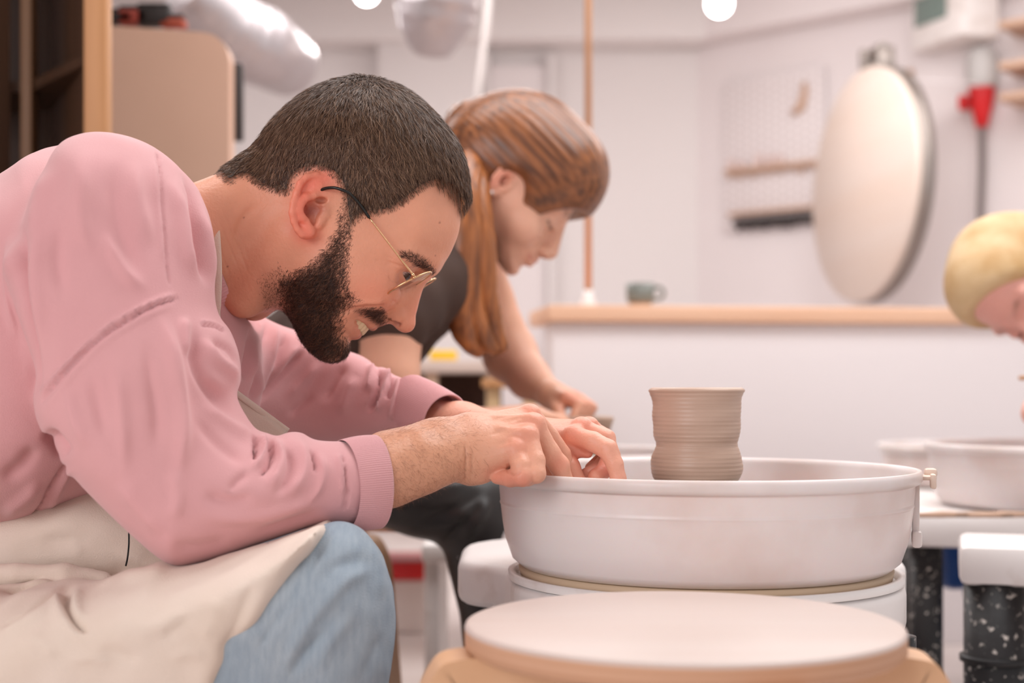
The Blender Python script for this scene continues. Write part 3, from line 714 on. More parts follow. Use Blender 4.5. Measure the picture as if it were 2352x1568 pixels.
M_lens = mat('lens_glass', (1, 1, 1, 1), .02, trans=1.0, ior=1.12, spec=.5)
M_teeth = mat('teeth', srgb(232, 206, 168), .25, sss=.2)
M_eye = mat('eyeball', (1, 1, 1, 1), .08, spec=.6, vcol='Col')
M_thread = mat('black_thread', srgb(20, 18, 18), .6)
M_shoe = mat('white_canvas_shoe', srgb(225, 220, 214), .6)

HY = 1.40
def hp(px, py, y=0.0):      # point of the head's middle plane, y = sideways metres (near side negative)
    p = P(px, py, HY-abs(y)); return np.array([p[0], HY+y, p[2]])
def hxz(pts): return [tuple(P(a, b, HY)[[0, 2]]) for a, b in pts]
def hfield(pts, c=.02, par=False): return field([(*P(a, b, HY-(v*.001 if par else 0))[[0, 2]], v*.001) for a, b, v in pts], c)
def const(v): return lambda X, Z: np.full(X.shape, v)
S1 = HY/F           # metres per picture pixel in the head's plane
FW = np.array([.755, 0, -.655]); UP = np.array([.655, 0, .755]); LT = np.array([0, -1.0, 0])   # face forward, head up, near side

head_out = spline([(360, 520), (420, 456), (460, 438), (500, 422), (545, 397), (580, 364), (612, 330), (650, 283), (705, 236), (760, 208), (822, 196), (888, 206), (937, 229), (980, 266), (1016, 316), (1042, 370), (1055, 425), (1059, 465), (1058, 500), (1053, 535), (1037, 576), (1019, 606), (1001, 629), (978, 646),
                   (952, 686), (922, 722), (897, 735), (886, 745), (868, 751), (850, 751), (838, 756), (826, 765), (815, 773), (803, 777), (797, 786), (789, 800), (772, 811), (745, 815), (718, 806), (698, 786), (682, 756), (666, 728), (642, 712), (606, 714), (560, 711), (530, 716), (480, 740), (420, 790), (350, 760), (330, 640)], 5, True)
W_head = hfield([(800, 300, 76), (700, 300, 74), (620, 370, 60), (900, 320, 72), (980, 380, 64), (1010, 470, 57), (985, 560, 55), (720, 430, 73), (800, 440, 72), (880, 500, 66), (720, 530, 68), (860, 580, 65), (895, 590, 61), (830, 640, 61), (770, 640, 60), (700, 620, 59), (690, 700, 49), (780, 735, 44), (740, 790, 32), (830, 700, 45), (850, 735, 31), (870, 735, 27), (945, 610, 47), (940, 640, 36), (965, 650, 22), (900, 665, 40), (885, 710, 30), (920, 700, 26),
                 (600, 560, 55), (520, 560, 60), (560, 450, 48), (550, 680, 45), (440, 600, 74), (640, 690, 42), (630, 480, 59), (640, 620, 53)], .012, True)
R_head = hfield([(800, 250, 70), (1000, 400, 55), (1030, 560, 42), (985, 630, 22), (900, 720, 18), (850, 740, 20), (810, 765, 18), (760, 800, 26), (690, 760, 26), (600, 700, 38), (560, 420, 45), (620, 330, 55), (450, 700, 60), (450, 450, 60)], .02)

hv = Vol((-.365, HY-.105, .66), (-.035, HY+.105, .955), .00130)
hv.inflate(hxz(head_out), W_head, R_head, const(HY))
# brow ridge, cheek, jaw muscle, neck muscle
for s in (-1, 1):
    hv.cap(hp(975, 598, s*.018), hp(930, 590, s*.047), .012, .011, .012)
    hv.ell(hp(862, 658, s*.040), (.024, .018, .020), None, .016)            # smiling cheek
    hv.ell(hp(845, 684, s*.036), (.020, .014, .010), None, .012)
    hv.cap(hp(665, 545, s*.048), hp(560, 690, s*.028), .015, .017, .020)      # neck muscle
    hv.cap(hp(560, 460, s*.030), hp(430, 520, s*.055), .028, .036, .03)
    hv.ell(hp(760, 620, s*.050), (.026, .012, .024), None, .014)
    # eye sockets and lids
    ec = hp(919, 620, s*.0325)
    hv.ell(ec+FW*.013+UP*.001, (.014, .017, .012), None, .012, 'sub')
    hv.ell(ec, (.0136, .0136, .0136), None, .006)
    hv.cap(ec+FW*.006+UP*.013+np.array([0, -s*.008, 0]), ec+FW*.002+UP*.009+np.array([0, s*.014, 0]), .0045, .0040, .006)   # upper lid fold
    hv.cap(ec+FW*.007-UP*.011+np.array([0, -s*.008, 0]), ec+FW*.000-UP*.009+np.array([0, s*.010, 0]), .0035, .003, .005)   # bag under the eye
    a = [ec+d/np.linalg.norm(d)*.0135 for d in (FW*1-UP*.10-np.array([0, s*.75, 0]), FW*1+UP*.02-np.array([0, s*.1, 0]), FW*.85+UP*.05+np.array([0, s*.45, 0]), FW*.48+UP*.02+np.array([0, s*.9, 0]))]
    hv.chain(a, [.0020, .0040, .0040, .0022], .0012, 'sub')
# nose
nose = spline([(988, 634), (972, 655), (964, 688), (957, 716), (949, 741), (941, 755), (928, 760), (915, 756), (903, 747), (893, 737), (888, 712), (905, 680), (930, 650), (955, 632)], 6, True)
hv.inflate(hxz(nose), hfield([(975, 645, 9), (960, 680, 10), (945, 715, 11.5), (935, 745, 10.5), (905, 735, 13), (910, 700, 17), (930, 660, 16)], .01), hfield([(970, 660, 7), (945, 745, 9), (905, 740, 6), (900, 700, 9)], .01), const(HY), .006)
hv.ell(hp(934, 743), (.0080, .0085, .0080), None, .006)
for s in (-1, 1):
    hv.ell(hp(905, 717, s*.0125), (.0115, .0058, .0085), [[.80, 0, -.6], [0, 1, 0], [.6, 0, .8]], .004)
    hv.cap(hp(897, 726, s*.0125), hp(914, 744, s*.0095), .0036, .0030, .0014, 'sub')      # nostrils
# lips and open mouth
mouth = spline([(806, 719), (820, 724), (835, 736), (850, 747), (858, 760), (840, 770), (829, 763), (821, 752), (811, 737)], 4, True)
hv.inflate(hxz(mouth), const(.031), const(.004), const(HY), .0015, 'sub')
for s in (-1, 1):
    lu = [hp(856, 749), hp(851, 744, s*.010), hp(836, 731, s*.019), hp(812, 718, s*.028)]
    hv.chain(lu, [.0042, .0040, .0034, .0022], .0025)
    ll = [hp(817, 765), hp(815, 759, s*.010), hp(810, 745, s*.019), hp(806, 724, s*.028)]
    hv.chain(ll, [.0058, .0056, .0048, .0026], .003)
hv.cap(hp(760, 796, -.012), hp(760, 796, .012), .014, .014, .012)
# ears
def ear(s):
    def ey(px, py=0): return s*(.0665+max(0, (768-px))/95*.0165)
    E = lambda px, py, o=0.0: hp(px, py, ey(px)+s*o)
    out = spline([(762, 440), (757, 420), (745, 405), (726, 398), (703, 402), (686, 420), (676, 444), (669, 470), (667, 492), (672, 512), (680, 530), (690, 544), (704, 548), (718, 546), (724, 536), (735, 510), (752, 485)], 5, True)
    yc2 = (lambda X, Z: HY+s*(.0665+np.clip((768-(X*F/(HY-.072)+1176)), 0, 120)/95*.0165)-s*.0035)
    hv.inflate([tuple(E(a, b)[[0, 2]]) for a, b in out], const(.0032), const(.004), yc2, .003)
    hv.cap(E(745, 440, -.008), E(720, 520, -.012), .010, .008, .006)
    hel = [(738, 474), (750, 463), (760, 446), (760, 428), (749, 411), (727, 402), (705, 406), (690, 421), (681, 443), (674, 466), (671, 489), (675, 509), (683, 527), (693, 540)]
    hv.chain([E(a, b, .0005) for a, b in hel], [.0030, .0032, .0034, .0034, .0034, .0034, .0034, .0034, .0034, .0034, .0034, .0032, .003, .003], .0015)
    hv.chain([E(a, b, -.0002) for a, b in ((742, 452), (722, 449), (703, 455), (691, 468), (687, 485), (694, 500), (707, 509))], [.0022, .0036, .0042, .0044, .0042, .004, .0038], .003)
    hv.ell(E(722, 428, -.001), (.008, .003, .007), None, .004)
    hv.ell(E(717, 482, .0005), (.0110, .0060, .0085), None, .002, 'sub')
    hv.ell(E(724, 503, .0010), (.0050, .0055, .0080), None, .002, 'sub')
    hv.ell(E(737, 460, .0005), (.0060, .0050, .0030), None, .002, 'sub')
    hv.chain([E(a, b, -.001) for a, b in ((754, 478), (748, 491), (738, 505), (732, 517))], [.0040, .0042, .0036, .0034], .003)
    hv.ell(E(706, 531, -.0005), (.0075, .0042, .0070), None, .004)
for s in (-1, 1): ear(s)
HV, HQ = hv.mesh(); HV = relax(HV, HQ, 1, .5); HN = normals(HV, HQ)
HV = strokes(HV, HN, [
    ([(889, 699), (875, 703), (858, 704), (838, 704), (818, 707), (800, 714), (786, 722)], 5, -2.6, .15),
    ([(886, 690), (860, 696), (830, 697), (805, 705)], 8, 1.6, .2),
    ([(893, 690), (905, 693), (916, 702)], 4, -1.0, .3),
    ([(889, 596), (900, 604), (915, 609), (932, 616)], 2.2, -1.0, .2),
    ([(886, 588), (905, 596)], 2.5, -.4, .3), ([(884, 606), (898, 607)], 2.0, -.5, .3),
    ([(891, 630), (900, 643), (912, 646), (921, 641)], 2.5, -1.0, .2),
    ([(888, 640), (900, 653), (915, 655)], 3, -.5, .3),
    ([(500, 500), (525, 560), (550, 620)], 2.2, -.7, .25), ([(508, 480), (545, 560), (575, 640)], 2.2, -.6, .25), ([(497, 540), (512, 590), (530, 640)], 2.2, -.7, .25), ([(540, 520), (575, 600)], 3, -.4, .3),
    ([(600, 470), (560, 500), (540, 560)], 10, -1.6, .3),
])
HN = normals(HV, HQ)

def skin_col(V, N, base):
    n = vnoise(V, 25, 4, 3)*.025
    c = np.tile(np.array(base[:3]), (len(V), 1)); return np.clip(c*(1+n[:, None]), 0, 1)
RED = np.array(srgb(226, 120, 98)[:3])
def tint(c, V, pts, rad, col, amt):
    d, _ = seg_dist(V, pts); w_ = np.exp(-(d/rad)**2)[:, None]*amt; return c*(1-w_)+np.array(col)*w_
SKIN = srgb(224, 158, 128)
hc = skin_col(HV, HN, SKIN)
pxy = px_of(HV)
for s in (-1, 1):
    hc = tint(hc, HV, [hp(745, 412, s*.07), hp(700, 430, s*.08), hp(685, 500, s*.08), hp(705, 535, s*.076)], .014, np.array(srgb(232, 112, 92)[:3]), .75)
    hc = tint(hc, HV, [hp(715, 485, s*.07), hp(735, 480, s*.068)], .009, srgb(150, 66, 54)[:3], .75)  # ear bowl darkened, recess shade put into the skin colour
    hc = tint(hc, HV, [hp(860, 660, s*.055), hp(890, 680, s*.04)], .022, srgb(222, 128, 104)[:3], .38)
    hc = tint(hc, HV, [hp(856, 749), hp(851, 745, s*.010), hp(836, 732, s*.019), hp(812, 719, s*.027)], .0036, srgb(190, 96, 84)[:3], .75)
    hc = tint(hc, HV, [hp(819, 765), hp(816, 758, s*.010), hp(810, 744, s*.019)], .0055, srgb(200, 100, 92)[:3], .8)
for s in (-1, 1): hc = tint(hc, HV, [hp(899, 728, s*.0125), hp(913, 742, s*.0095)], .0032, srgb(96, 34, 26)[:3], .85)  # nostril shade painted dark into the skin colour
hc = tint(hc, HV, [hp(935, 745), hp(950, 720)], .014, srgb(222, 126, 104)[:3], .4)
hc = tint(hc, HV, [hp(950, 690), hp(970, 655)], .010, srgb(222, 128, 104)[:3], .3)
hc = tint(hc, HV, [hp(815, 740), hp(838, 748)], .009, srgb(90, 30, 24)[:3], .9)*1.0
for a, b, r, yy in ((1010, 511, .0009, -.045), (1000, 587, .0006, -.045), (523, 612, .0008, -.05), (560, 500, .0008, -.05)):
    d = np.hypot(pxy[:, 0]-a, pxy[:, 1]-b)*S1; m = np.clip(1.6-d/r, 0, 1)*(HN[:, 1] < .1); hc = hc*(1-m[:, None]*.6)+np.array(srgb(110, 50, 36)[:3])*m[:, None]*.6

# scalp and beard regions, measured on the side view with soft edges
hair_poly = np.array(spline([(520, 420), (560, 408), (600, 432), (650, 448), (668, 440), (676, 412), (692, 398), (720, 390), (750, 396), (770, 412), (784, 440), (790, 490), (800, 545), (812, 520), (835, 497), (868, 493), (905, 484), (940, 460), (970, 436), (1000, 424), (1025, 436), (1046, 462), (1075, 500), (1130, 450), (1100, 250), (900, 120), (650, 150), (480, 330)], 4, True))
beard_poly = np.array(spline([(786, 520), (798, 560), (797, 600), (803, 640), (806, 668), (812, 690), (808, 706), (800, 722), (795, 745), (797, 770), (812, 784), (820, 830), (700, 840), (650, 760), (640, 700), (634, 640), (660, 618), (700, 604), (735, 575), (762, 540)], 4, True))
must_poly = np.array(spline([(812, 712), (826, 707), (845, 706), (865, 705), (882, 707), (890, 720), (892, 738), (880, 748), (866, 743), (852, 734), (838, 724), (824, 716)], 4, True))
def reg(poly, p): return poly_sd(poly, p[:, 0], p[:, 1])
# use the side-view coordinates of the middle plane so that both sides match
side = None
def sdside(p):
    Yn = HY-np.abs(p[:, 1]-HY); return np.stack([p[:, 0]*F/Yn+1176, HZ-(p[:, 2]-CZ)*F/Yn], 1)
side = sdside(HV)
sdh = reg(hair_poly, side); sdb = reg(beard_poly, side); sdm = reg(must_poly, side)
mh = np.clip((sdh+4)/38, 0, 1)[:, None]; hc = hc*(1-mh*.88)+np.array(srgb(70, 50, 40)[:3])*mh*.88
mb = (np.clip((sdb-4)/70, 0, 1)**1.2)[:, None]*np.clip((820-side[:, :1])/30+.2, 0, 1); hc = hc*(1-mb*.8)+np.array(srgb(72, 44, 34)[:3])*mb*.82
mm_ = np.clip((sdm+2)/10, 0, 1)[:, None]; hc = hc*(1-mm_*.35)+np.array(srgb(110, 66, 48)[:3])*mm_*.35
st = np.clip(1-np.hypot((side[:, 0]-625)/45, (side[:, 1]-670)/60), 0, 1)[:, None]; hc = hc*(1-st*.35)+np.array(srgb(110, 70, 54)[:3])*st*.35

# ---- hands and forearms
def build_arm(near):
    if near:
        v = Vol((-.19, 1.17, .52), (.065, 1.385, .665), .00125)
        # forearm
        v.chain([P(800, 1105, 1.242), P(890, 1082, 1.258), P(960, 1060, 1.268), P(1030, 1040, 1.282), P(1075, 1030, 1.290)], [.033, .0285, .0265, .0235, .0225], .010)
        v.chain([P(890, 1050, 1.275), P(1000, 1022, 1.290), P(1075, 1000, 1.297)], [.024, .022, .019], .012)
        v.chain([P(900, 1108, 1.256), P(1010, 1064, 1.268)], [.018, .017], .012)
        mcp = [P(1216, 954, 1.318), P(1224, 977, 1.297), P(1210, 1004, 1.281), P(1184, 1036, 1.272)]      # index .. little
        wr = [P(1085, 992, 1.303), P(1083, 1010, 1.294), P(1080, 1036, 1.286), P(1082, 1062, 1.284)]
        for a, b, r0, r1 in zip(wr, mcp, (.0155, .0165, .0165, .0155), (.0098, .0105, .0100, .0098)):
            v.cap(a, b, r0, r1, .012)
        v.cap(P(1085, 1070, 1.292), P(1180, 1056, 1.287), .0165, .0120, .010)     # heel of the hand
        v.cap(P(1110, 1030, 1.312), P(1200, 1000, 1.318), .016, .014, .010)       # palm
        v.cap(P(1085, 1082, 1.284), P(1105, 1086, 1.284), .0095, .008, .008)
        # knuckle caps and tendons
        for q, r in zip(mcp, (.0096, .0108, .0102, .0098)): v.ell(q+np.array([.0005, -.002, .0015]), (r, r*.95, r*.95), None, .004)
        v.cap(P(1140, 962, 1.294), P(1215, 960, 1.289), .0024, .0034, .006); v.cap(P(1150, 985, 1.279), P(1200, 992, 1.273), .002, .0028, .006)
        # middle finger over the rim, index behind it
        v.chain([P(1226, 978, 1.297), P(1262, 1040, 1.300), P(1284, 1068, 1.303), P(1299, 1112, 1.312), P(1303, 1150, 1.318)], [.0104, .0094, .0092, .0080, .0070], .0035)
        v.chain([P(1219, 955, 1.318), P(1262, 1002, 1.328), P(1290, 1042, 1.334), P(1306, 1090, 1.335), P(1308, 1135, 1.332)], [.0096, .0088, .0086, .0074, .0066], .0015)
        # ring and little finger folded over the outside of the rim
        v.chain([P(1211, 1004, 1.281), P(1229, 1058, 1.268), P(1232, 1088, 1.262)], [.0100, .0090, .0084], .0022)
        v.chain([P(1232, 1088, 1.262), P(1212, 1096, 1.276), P(1185, 1090, 1.290)], [.0084, .0078, .0070], .002)
        v.chain([P(1185, 1036, 1.272), P(1197, 1070, 1.262), P(1200, 1094, 1.258)], [.0096, .0090, .0090], .0016)
        v.chain([P(1200, 1094, 1.258), P(1172, 1098, 1.268), P(1142, 1096, 1.277)], [.0090, .0078, .0062], .002)
        # thumb against the inside
        v.chain([P(1110, 1030, 1.32), P(1190, 1045, 1.338), P(1240, 1062, 1.336), P(1272, 1085, 1.330)], [.014, .0105, .0100, .0080], .006)
    else:
        v = Vol((-.12, 1.29, .535), (.125, 1.52, .65), .00140)
        v.chain([P(950, 955, 1.525), P(1060, 980, 1.475), P(1160, 1000, 1.44), P(1230, 1008, 1.42)], [.022, .0245, .0225, .020], .010)
        mcp = [P(1318, 1004, 1.352), P(1336, 985, 1.366), P(1352, 984, 1.386), P(1360, 992, 1.404)]
        wr = [P(1240, 1018, 1.40), P(1240, 1005, 1.41), P(1244, 1000, 1.42), P(1248, 1004, 1.43)]
        for a, b, r0, r1 in zip(wr, mcp, (.016, .016, .016, .015), (.0098, .0100, .0095, .009)): v.cap(a, b, r0, r1, .010)
        v.cap(P(1262, 1030, 1.385), P(1320, 1018, 1.368), .015, .012, .010)
        for q in mcp: v.ell(q+np.array([0, -.001, .003]), (.0098, .0092, .009), None, .004)
        # index arching over to the far right, tip on the basin floor
        v.chain([P(1319, 1003, 1.352), P(1362, 1014, 1.338), P(1396, 1032, 1.330), P(1412, 1066, 1.326), P(1420, 1098, 1.325), P(1424, 1118, 1.325)], [.0100, .0095, .0095, .0080, .0074, .0066], .0022)
        v.chain([P(1337, 985, 1.366), P(1390, 1006, 1.362), P(1404, 1046, 1.356), P(1386, 1082, 1.344), P(1368, 1092, 1.336)], [.0096, .0090, .0088, .0076, .0070], .0015)
        v.chain([P(1353, 984, 1.386), P(1394, 1006, 1.386), P(1400, 1044, 1.376), P(1376, 1076, 1.362), P(1345, 1092, 1.350)], [.0092, .0086, .0084, .0076, .0070], .0015)
        v.chain([P(1361, 992, 1.404), P(1392, 1018, 1.404), P(1388, 1050, 1.394), P(1358, 1075, 1.380)], [.0086, .0078, .0074, .0064], .0015)
        v.chain([P(1268, 1030, 1.382), P(1296, 1046, 1.352), P(1308, 1074, 1.338), P(1326, 1104, 1.334)], [.0135, .0105, .0095, .0080], .005)
        v.cap(P(1312, 1036, 1.352), P(1350, 1040, 1.346), .0060, .0050, .004)
    V, Q = v.mesh(); V = relax(V, Q, 1, .5); N = normals(V, Q)
    if near:
        V = strokes(V, N, [
            ([(1066, 1012), (1070, 1045), (1069, 1080), (1066, 1104)], 2.6, -1.3, .25), ([(1083, 1040), (1085, 1075), (1084, 1103)], 2.4, -.8, .25), ([(1052, 1020), (1055, 1060)], 2.6, -.6, .3), ([(1096, 1088), (1092, 1102)], 2.2, -.6, .3), ([(1075, 1010), (1077, 1050), (1076, 1095)], 3.5, .6, .3),
            ([(1168, 1070), (1166, 1082), (1176, 1090), (1190, 1088), (1200, 1078)], 2.4, -1.3, .2), ([(1158, 1075), (1163, 1068)], 4, .8, .3),
            ([(1190, 952), (1150, 958), (1110, 975)], 4, -.6, .3), ([(1185, 975), (1150, 990), (1120, 1000)], 5, -.7, .3), ([(1175, 1010), (1140, 1022)], 6, -.8, .3),
            ([(1165, 975), (1190, 968), (1205, 962)], 4, .8, .3), ([(1160, 1002), (1185, 992), (1200, 990)], 4, .7, .3), ([(1195, 1048), (1180, 1060)], 5, -.5, .3),
            ([(1278, 1060), (1292, 1056)], 2, -.4, .3), ([(1280, 1068), (1293, 1063)], 2, -.35, .3),
            ([(930, 1000), (960, 1030), (980, 1070)], 12, -.8, .3), ([(1050, 965), (1000, 985), (940, 1000)], 9, .9, .3)])
    else:
        V = strokes(V, N, [([(1370, 1040), (1385, 1032), (1398, 1020)], 2.5, -.5, .3), ([(1385, 1040), (1400, 1026)], 2.2, -.4, .3), ([(1325, 1028), (1340, 1040), (1360, 1044)], 3, -1.0, .2), ([(1305, 1038), (1315, 1050)], 3, -1, .2)])
    N = normals(V, Q); c = skin_col(V, N, srgb(228, 168, 142) if near else srgb(230, 166, 142))
    for q in mcp: c = tint(c, V, [q, q+np.array([.001, -.006, .004])], .011, srgb(228, 128, 106)[:3], .42)
    if near:
        c = tint(c, V, [P(860, 1090, 1.25), P(1000, 1050, 1.26)], .05, srgb(206, 148, 112)[:3], .7)
        c = tint(c, V, [P(1284, 1066, 1.292), P(1290, 1060, 1.295)], .009, srgb(226, 130, 108)[:3], .4); c = tint(c, V, [P(1200, 1105, 1.25), P(1140, 1098, 1.27)], .010, srgb(218, 110, 92)[:3], .45); c = tint(c, V, [P(1232, 1090, 1.255)], .010, srgb(224, 124, 104)[:3], .4)
        c = tint(c, V, [P(1069, 1050, 1.262), P(1067, 1098, 1.27)], .0012, srgb(170, 100, 70)[:3], .5)
    else:
        c = tint(c, V, [P(1397, 1030, 1.322)], .010, srgb(226, 120, 98)[:3], .45); c = tint(c, V, [P(1330, 1050, 1.34), P(1400, 1090, 1.34)], .012, srgb(214, 104, 84)[:3], .45)
    return V, Q, N, c
AV, AQ, AN, ac = build_arm(True); BV, BQ, BN, bc = build_arm(False)

# ---- trunk, upper arms and legs under the clothes
bv = Vol((-.80, .98, 0.02), (.02, 1.86, .80), .009)
bv.chain([P(430, 590, 1.40), P(200, 720, 1.41), P(-20, 950, 1.42), P(-80, 1230, 1.42)], [.070, .11, .10, .085], .05)
bv.chain([P(250, 500, 1.30), P(230, 520, 1.26), P(240, 800, 1.21), P(410, 1140, 1.20), P(800, 1105, 1.242)], [.06, .055, .040, .030, .026], .02)
bv.chain([P(380, 560, 1.50), P(560, 830, 1.59), P(760, 915, 1.575), P(960, 955, 1.505)], [.07, .036, .030, .022], .02)
for s, (hpY, knY) in ((0, (1.31, 1.17)), (1, (1.55, 1.66))):
    K = P(770-s*300, 1400, 1.17); kz = K[2]; kx = K[0]
    bv.chain([np.array([-.48, hpY, kz-.06]), np.array([kx-.02, knY, kz-.03]), np.array([kx-.01, knY, .25]), np.array([kx-.02, knY, .10])], [.036, .036, .032, .026], .02)
    bv.cap(np.array([kx-.04, knY, .06]), np.array([kx+.10, knY, .045]), .026, .022, .02)
CV, CQ = bv.mesh()
def merge(parts):
    V = np.concatenate([p[0] for p in parts]); o = 0; Qs = []; cs = []
    for v, q, c in parts: Qs.append(q+o); o += len(v); cs.append(c)
    return V, np.concatenate(Qs), np.concatenate(cs)
MV, MQ, MC = merge([(HV, HQ, hc), (AV, AQ, ac), (BV, BQ, bc), (CV, CQ, np.tile(np.array(SKIN[:3]), (len(CV), 1)))])
man = mesh_obj('person', MV, MQ, M_skin); set_col(man, MC)
tag(man, 'bearded man in glasses and pink sweatshirt bending over the wheel, smiling', 'person')

# ---- eyes and teeth
for s in (-1, 1):
    ec = hp(919, 620, s*.0325); bm = bmesh.new(); bmesh.ops.create_uvsphere(bm, u_segments=32, v_segments=24, radius=.0121)
    g = (FW*.86-UP*.30+np.array([0, s*.34, 0])); g /= np.linalg.norm(g)
    co = np.array([v.co[:] for v in bm.verts]); d = co@g/.0121
    cc = np.tile(np.array(srgb(196, 160, 148)[:3]), (len(co), 1)); cc[d > .80] = srgb(62, 36, 22)[:3]; cc[d > .965] = (.004, .004, .004)
    for v, k in zip(bm.verts, d): v.co = v.co*(1+.05*max(0, (k-.86)/.14)**.7)
    o = bm_obj('eye', bm, M_eye, man, True); o.location = ec; set_col(o, cc)
for i, (fpx, fpy, yy, hh) in enumerate(((847, 747, .0042, .0100), (843, 743, .0115, .0092), (838, 737, .0165, .0092), (831, 731, .0205, .0082), (824, 726, .0230, .0075), (816, 721, .0245, .0062))):
    for s in (-1, 1):
        bm = bmesh.new(); r = bmesh.ops.create_cube(bm, size=1)
        bmesh.ops.bevel(bm, geom=bm.edges[:], offset=.28, segments=3, profile=.5, affect='EDGES')
        hh *= 1.12; c0 = hp(fpx, fpy, s*yy)-UP*hh*.48-FW*.0005; a = math.atan2(yy, .030)*s
        Mt = Matrix(((*FW,), (0, 1, 0), (*UP,))).transposed().to_4x4(); Mt.translation = Vector(c0)
        Mt = Mt @ Matrix.Rotation(a, 4, 'Z')
        for v in bm.verts: v.co = Mt @ Vector((v.co.x*.0045, v.co.y*.0068*(1 if i == 0 else .86), v.co.z*hh))
        bm_obj('tooth', bm, M_teeth, man, True)

# ---- hair built as short ribbons on a thin dark cap
def submesh(V, Q, N, keep, off):
    kq = Q[keep[Q].all(1)]; u, inv = np.unique(kq, return_inverse=True); return V[u]+N[u]*off[u][:, None], inv.reshape(kq.shape), u
def sample_faces(V, Q, N, n, wt):
    a = np.linalg.norm(np.cross(V[Q[:, 2]]-V[Q[:, 0]], V[Q[:, 3]]-V[Q[:, 1]]), axis=1)*wt; cdf = np.cumsum(a); f = np.searchsorted(cdf, RNG.random(n)*cdf[-1]); f = np.minimum(f, len(Q)-1)
    w_ = RNG.dirichlet((1, 1, 1, 1), n); p = (V[Q[f]]*w_[:, :, None]).sum(1); nn = (N[Q[f]]*w_[:, :, None]).sum(1); nn /= np.linalg.norm(nn, axis=1)[:, None]
    return p, nn
def ribbons(p, n, d, length, width, lift, curl=0.0, seg=3, grav=0.0, seed=0, lift_end=None):
    """grow ribbons: p roots, n normals, d tangent directions"""
    r = np.random.default_rng(seed); k = len(p); d = d-n*(d*n).sum(1)[:, None]; d /= np.linalg.norm(d, axis=1)[:, None]+1e-9
    dirn = d+n*np.asarray(lift)[:, None]; dirn /= np.linalg.norm(dirn, axis=1)[:, None]
    pts = [p]; cur = p; st = (length/seg)[:, None]; cv = r.normal(size=(k, 3))*curl
    for i in range(seg):
        dd = dirn+cv*(i+.5)/seg-n*(np.asarray(lift)*.55*i)[:, None]; dd[:, 2] -= grav*i/seg; dd /= np.linalg.norm(dd, axis=1)[:, None]
        cur = cur+dd*st; pts.append(cur)
    sdv = np.cross(dirn, n)+r.normal(size=(k, 3))*.5; sdv -= dirn*(sdv*dirn).sum(1)[:, None]; sdv /= np.linalg.norm(sdv, axis=1)[:, None]
    V = []; 
    for i, q in enumerate(pts):
        w_ = width*(1-.85*(i/seg)**1.5); V.append(q-sdv*w_[:, None]); V.append(q+sdv*w_[:, None])
    V = np.stack(V, 1).reshape(-1, 3); base = (np.arange(k)*2*(seg+1))[:, None]
    Q = np.concatenate([np.concatenate([base+2*i, base+2*i+1, base+2*i+3, base+2*i+2], 1) for i in range(seg)]); return V, Q
cap_front = np.clip((side[:, 0]-940)/90, 0, 1)*np.clip((side[:, 1]-230)/60, 0, 1)
cap_t = np.clip(sdh/(50-32*cap_front), 0, 1)*(.0052+.0042*cap_front)+.0004
keep = sdh > 10
kv, kq, ku = submesh(HV, HQ, HN, keep, cap_t)
hair = mesh_obj('hair', kv, kq, mat('hair_cap', srgb(56, 38, 28), .6, bump=(500, .8)), man)
fs = sdh[HQ].mean(1); cen_side = side[HQ].mean(1)
wt = np.clip((fs+6)/30, 0, 1)*(fs > -5); wt *= np.where(HN[HQ[:, 0], 1] > .25, .25, 1.0)
def grow_hair(n, seed, w0, lightness):
    p, nn = sample_faces(HV, HQ, HN, n, wt); sd = sdside(p); s_ = reg(hair_poly, sd)
    crown = hp(842, 200); d = p-crown; d[:, 1] *= 1.0
    # hair combs forward on top, down and slightly back at the sides
    fwd = np.clip((sd[:, 0]-760)/200, 0, 1)[:, None]; back = np.clip((700-sd[:, 0])/150, 0, 1)[:, None]
    d = d/np.linalg.norm(d, axis=1)[:, None]+np.array([.30, 0, -.35])*fwd+np.array([-.1, 0, -.3])*back+RNG.normal(size=d.shape)*.16
    clump = vnoise(p, 95, 9, 2)[:, None]*np.array([.42, .1, -.34])+vnoise(p, 210, 19, 1)[:, None]*np.array([.2, .2, .3]); d = d+clump
    cf = np.clip((sd[:, 0]-940)/90, 0, 1)*np.clip((sd[:, 1]-230)/60, 0, 1); off = np.clip(s_/(50-32*cf), 0, 1)*(.0052+.0042*cf)
    L = np.interp(s_, [-5, 0, 20, 60, 110], [.0015, .0025, .0055, .012, .016])*RNG.uniform(.7, 1.2, n)
    dc = np.linalg.norm(p-crown, axis=1); lift = np.where(dc < .013, 1.6, .34)*RNG.uniform(.5, 1.5, n); L = np.where(dc < .013, .014, L)
    front = (sd[:, 0] > 1000)&(sd[:, 1] > 380); L[front] = np.maximum(L[front]*1.15, .010)
    return ribbons(p+nn*off[:, None], nn, d, L, np.full(n, w0), lift, .10, 3, 0, seed)
v1, q1 = grow_hair(46000, 1, .00020, 0); mesh_obj('hair_strands', v1, q1, M_hair, hair)['kind'] = 'stuff'
v1, q1 = grow_hair(19000, 2, .00016, 1); mesh_obj('hair_strands', v1, q1, M_hair_lt, hair)['kind'] = 'stuff'

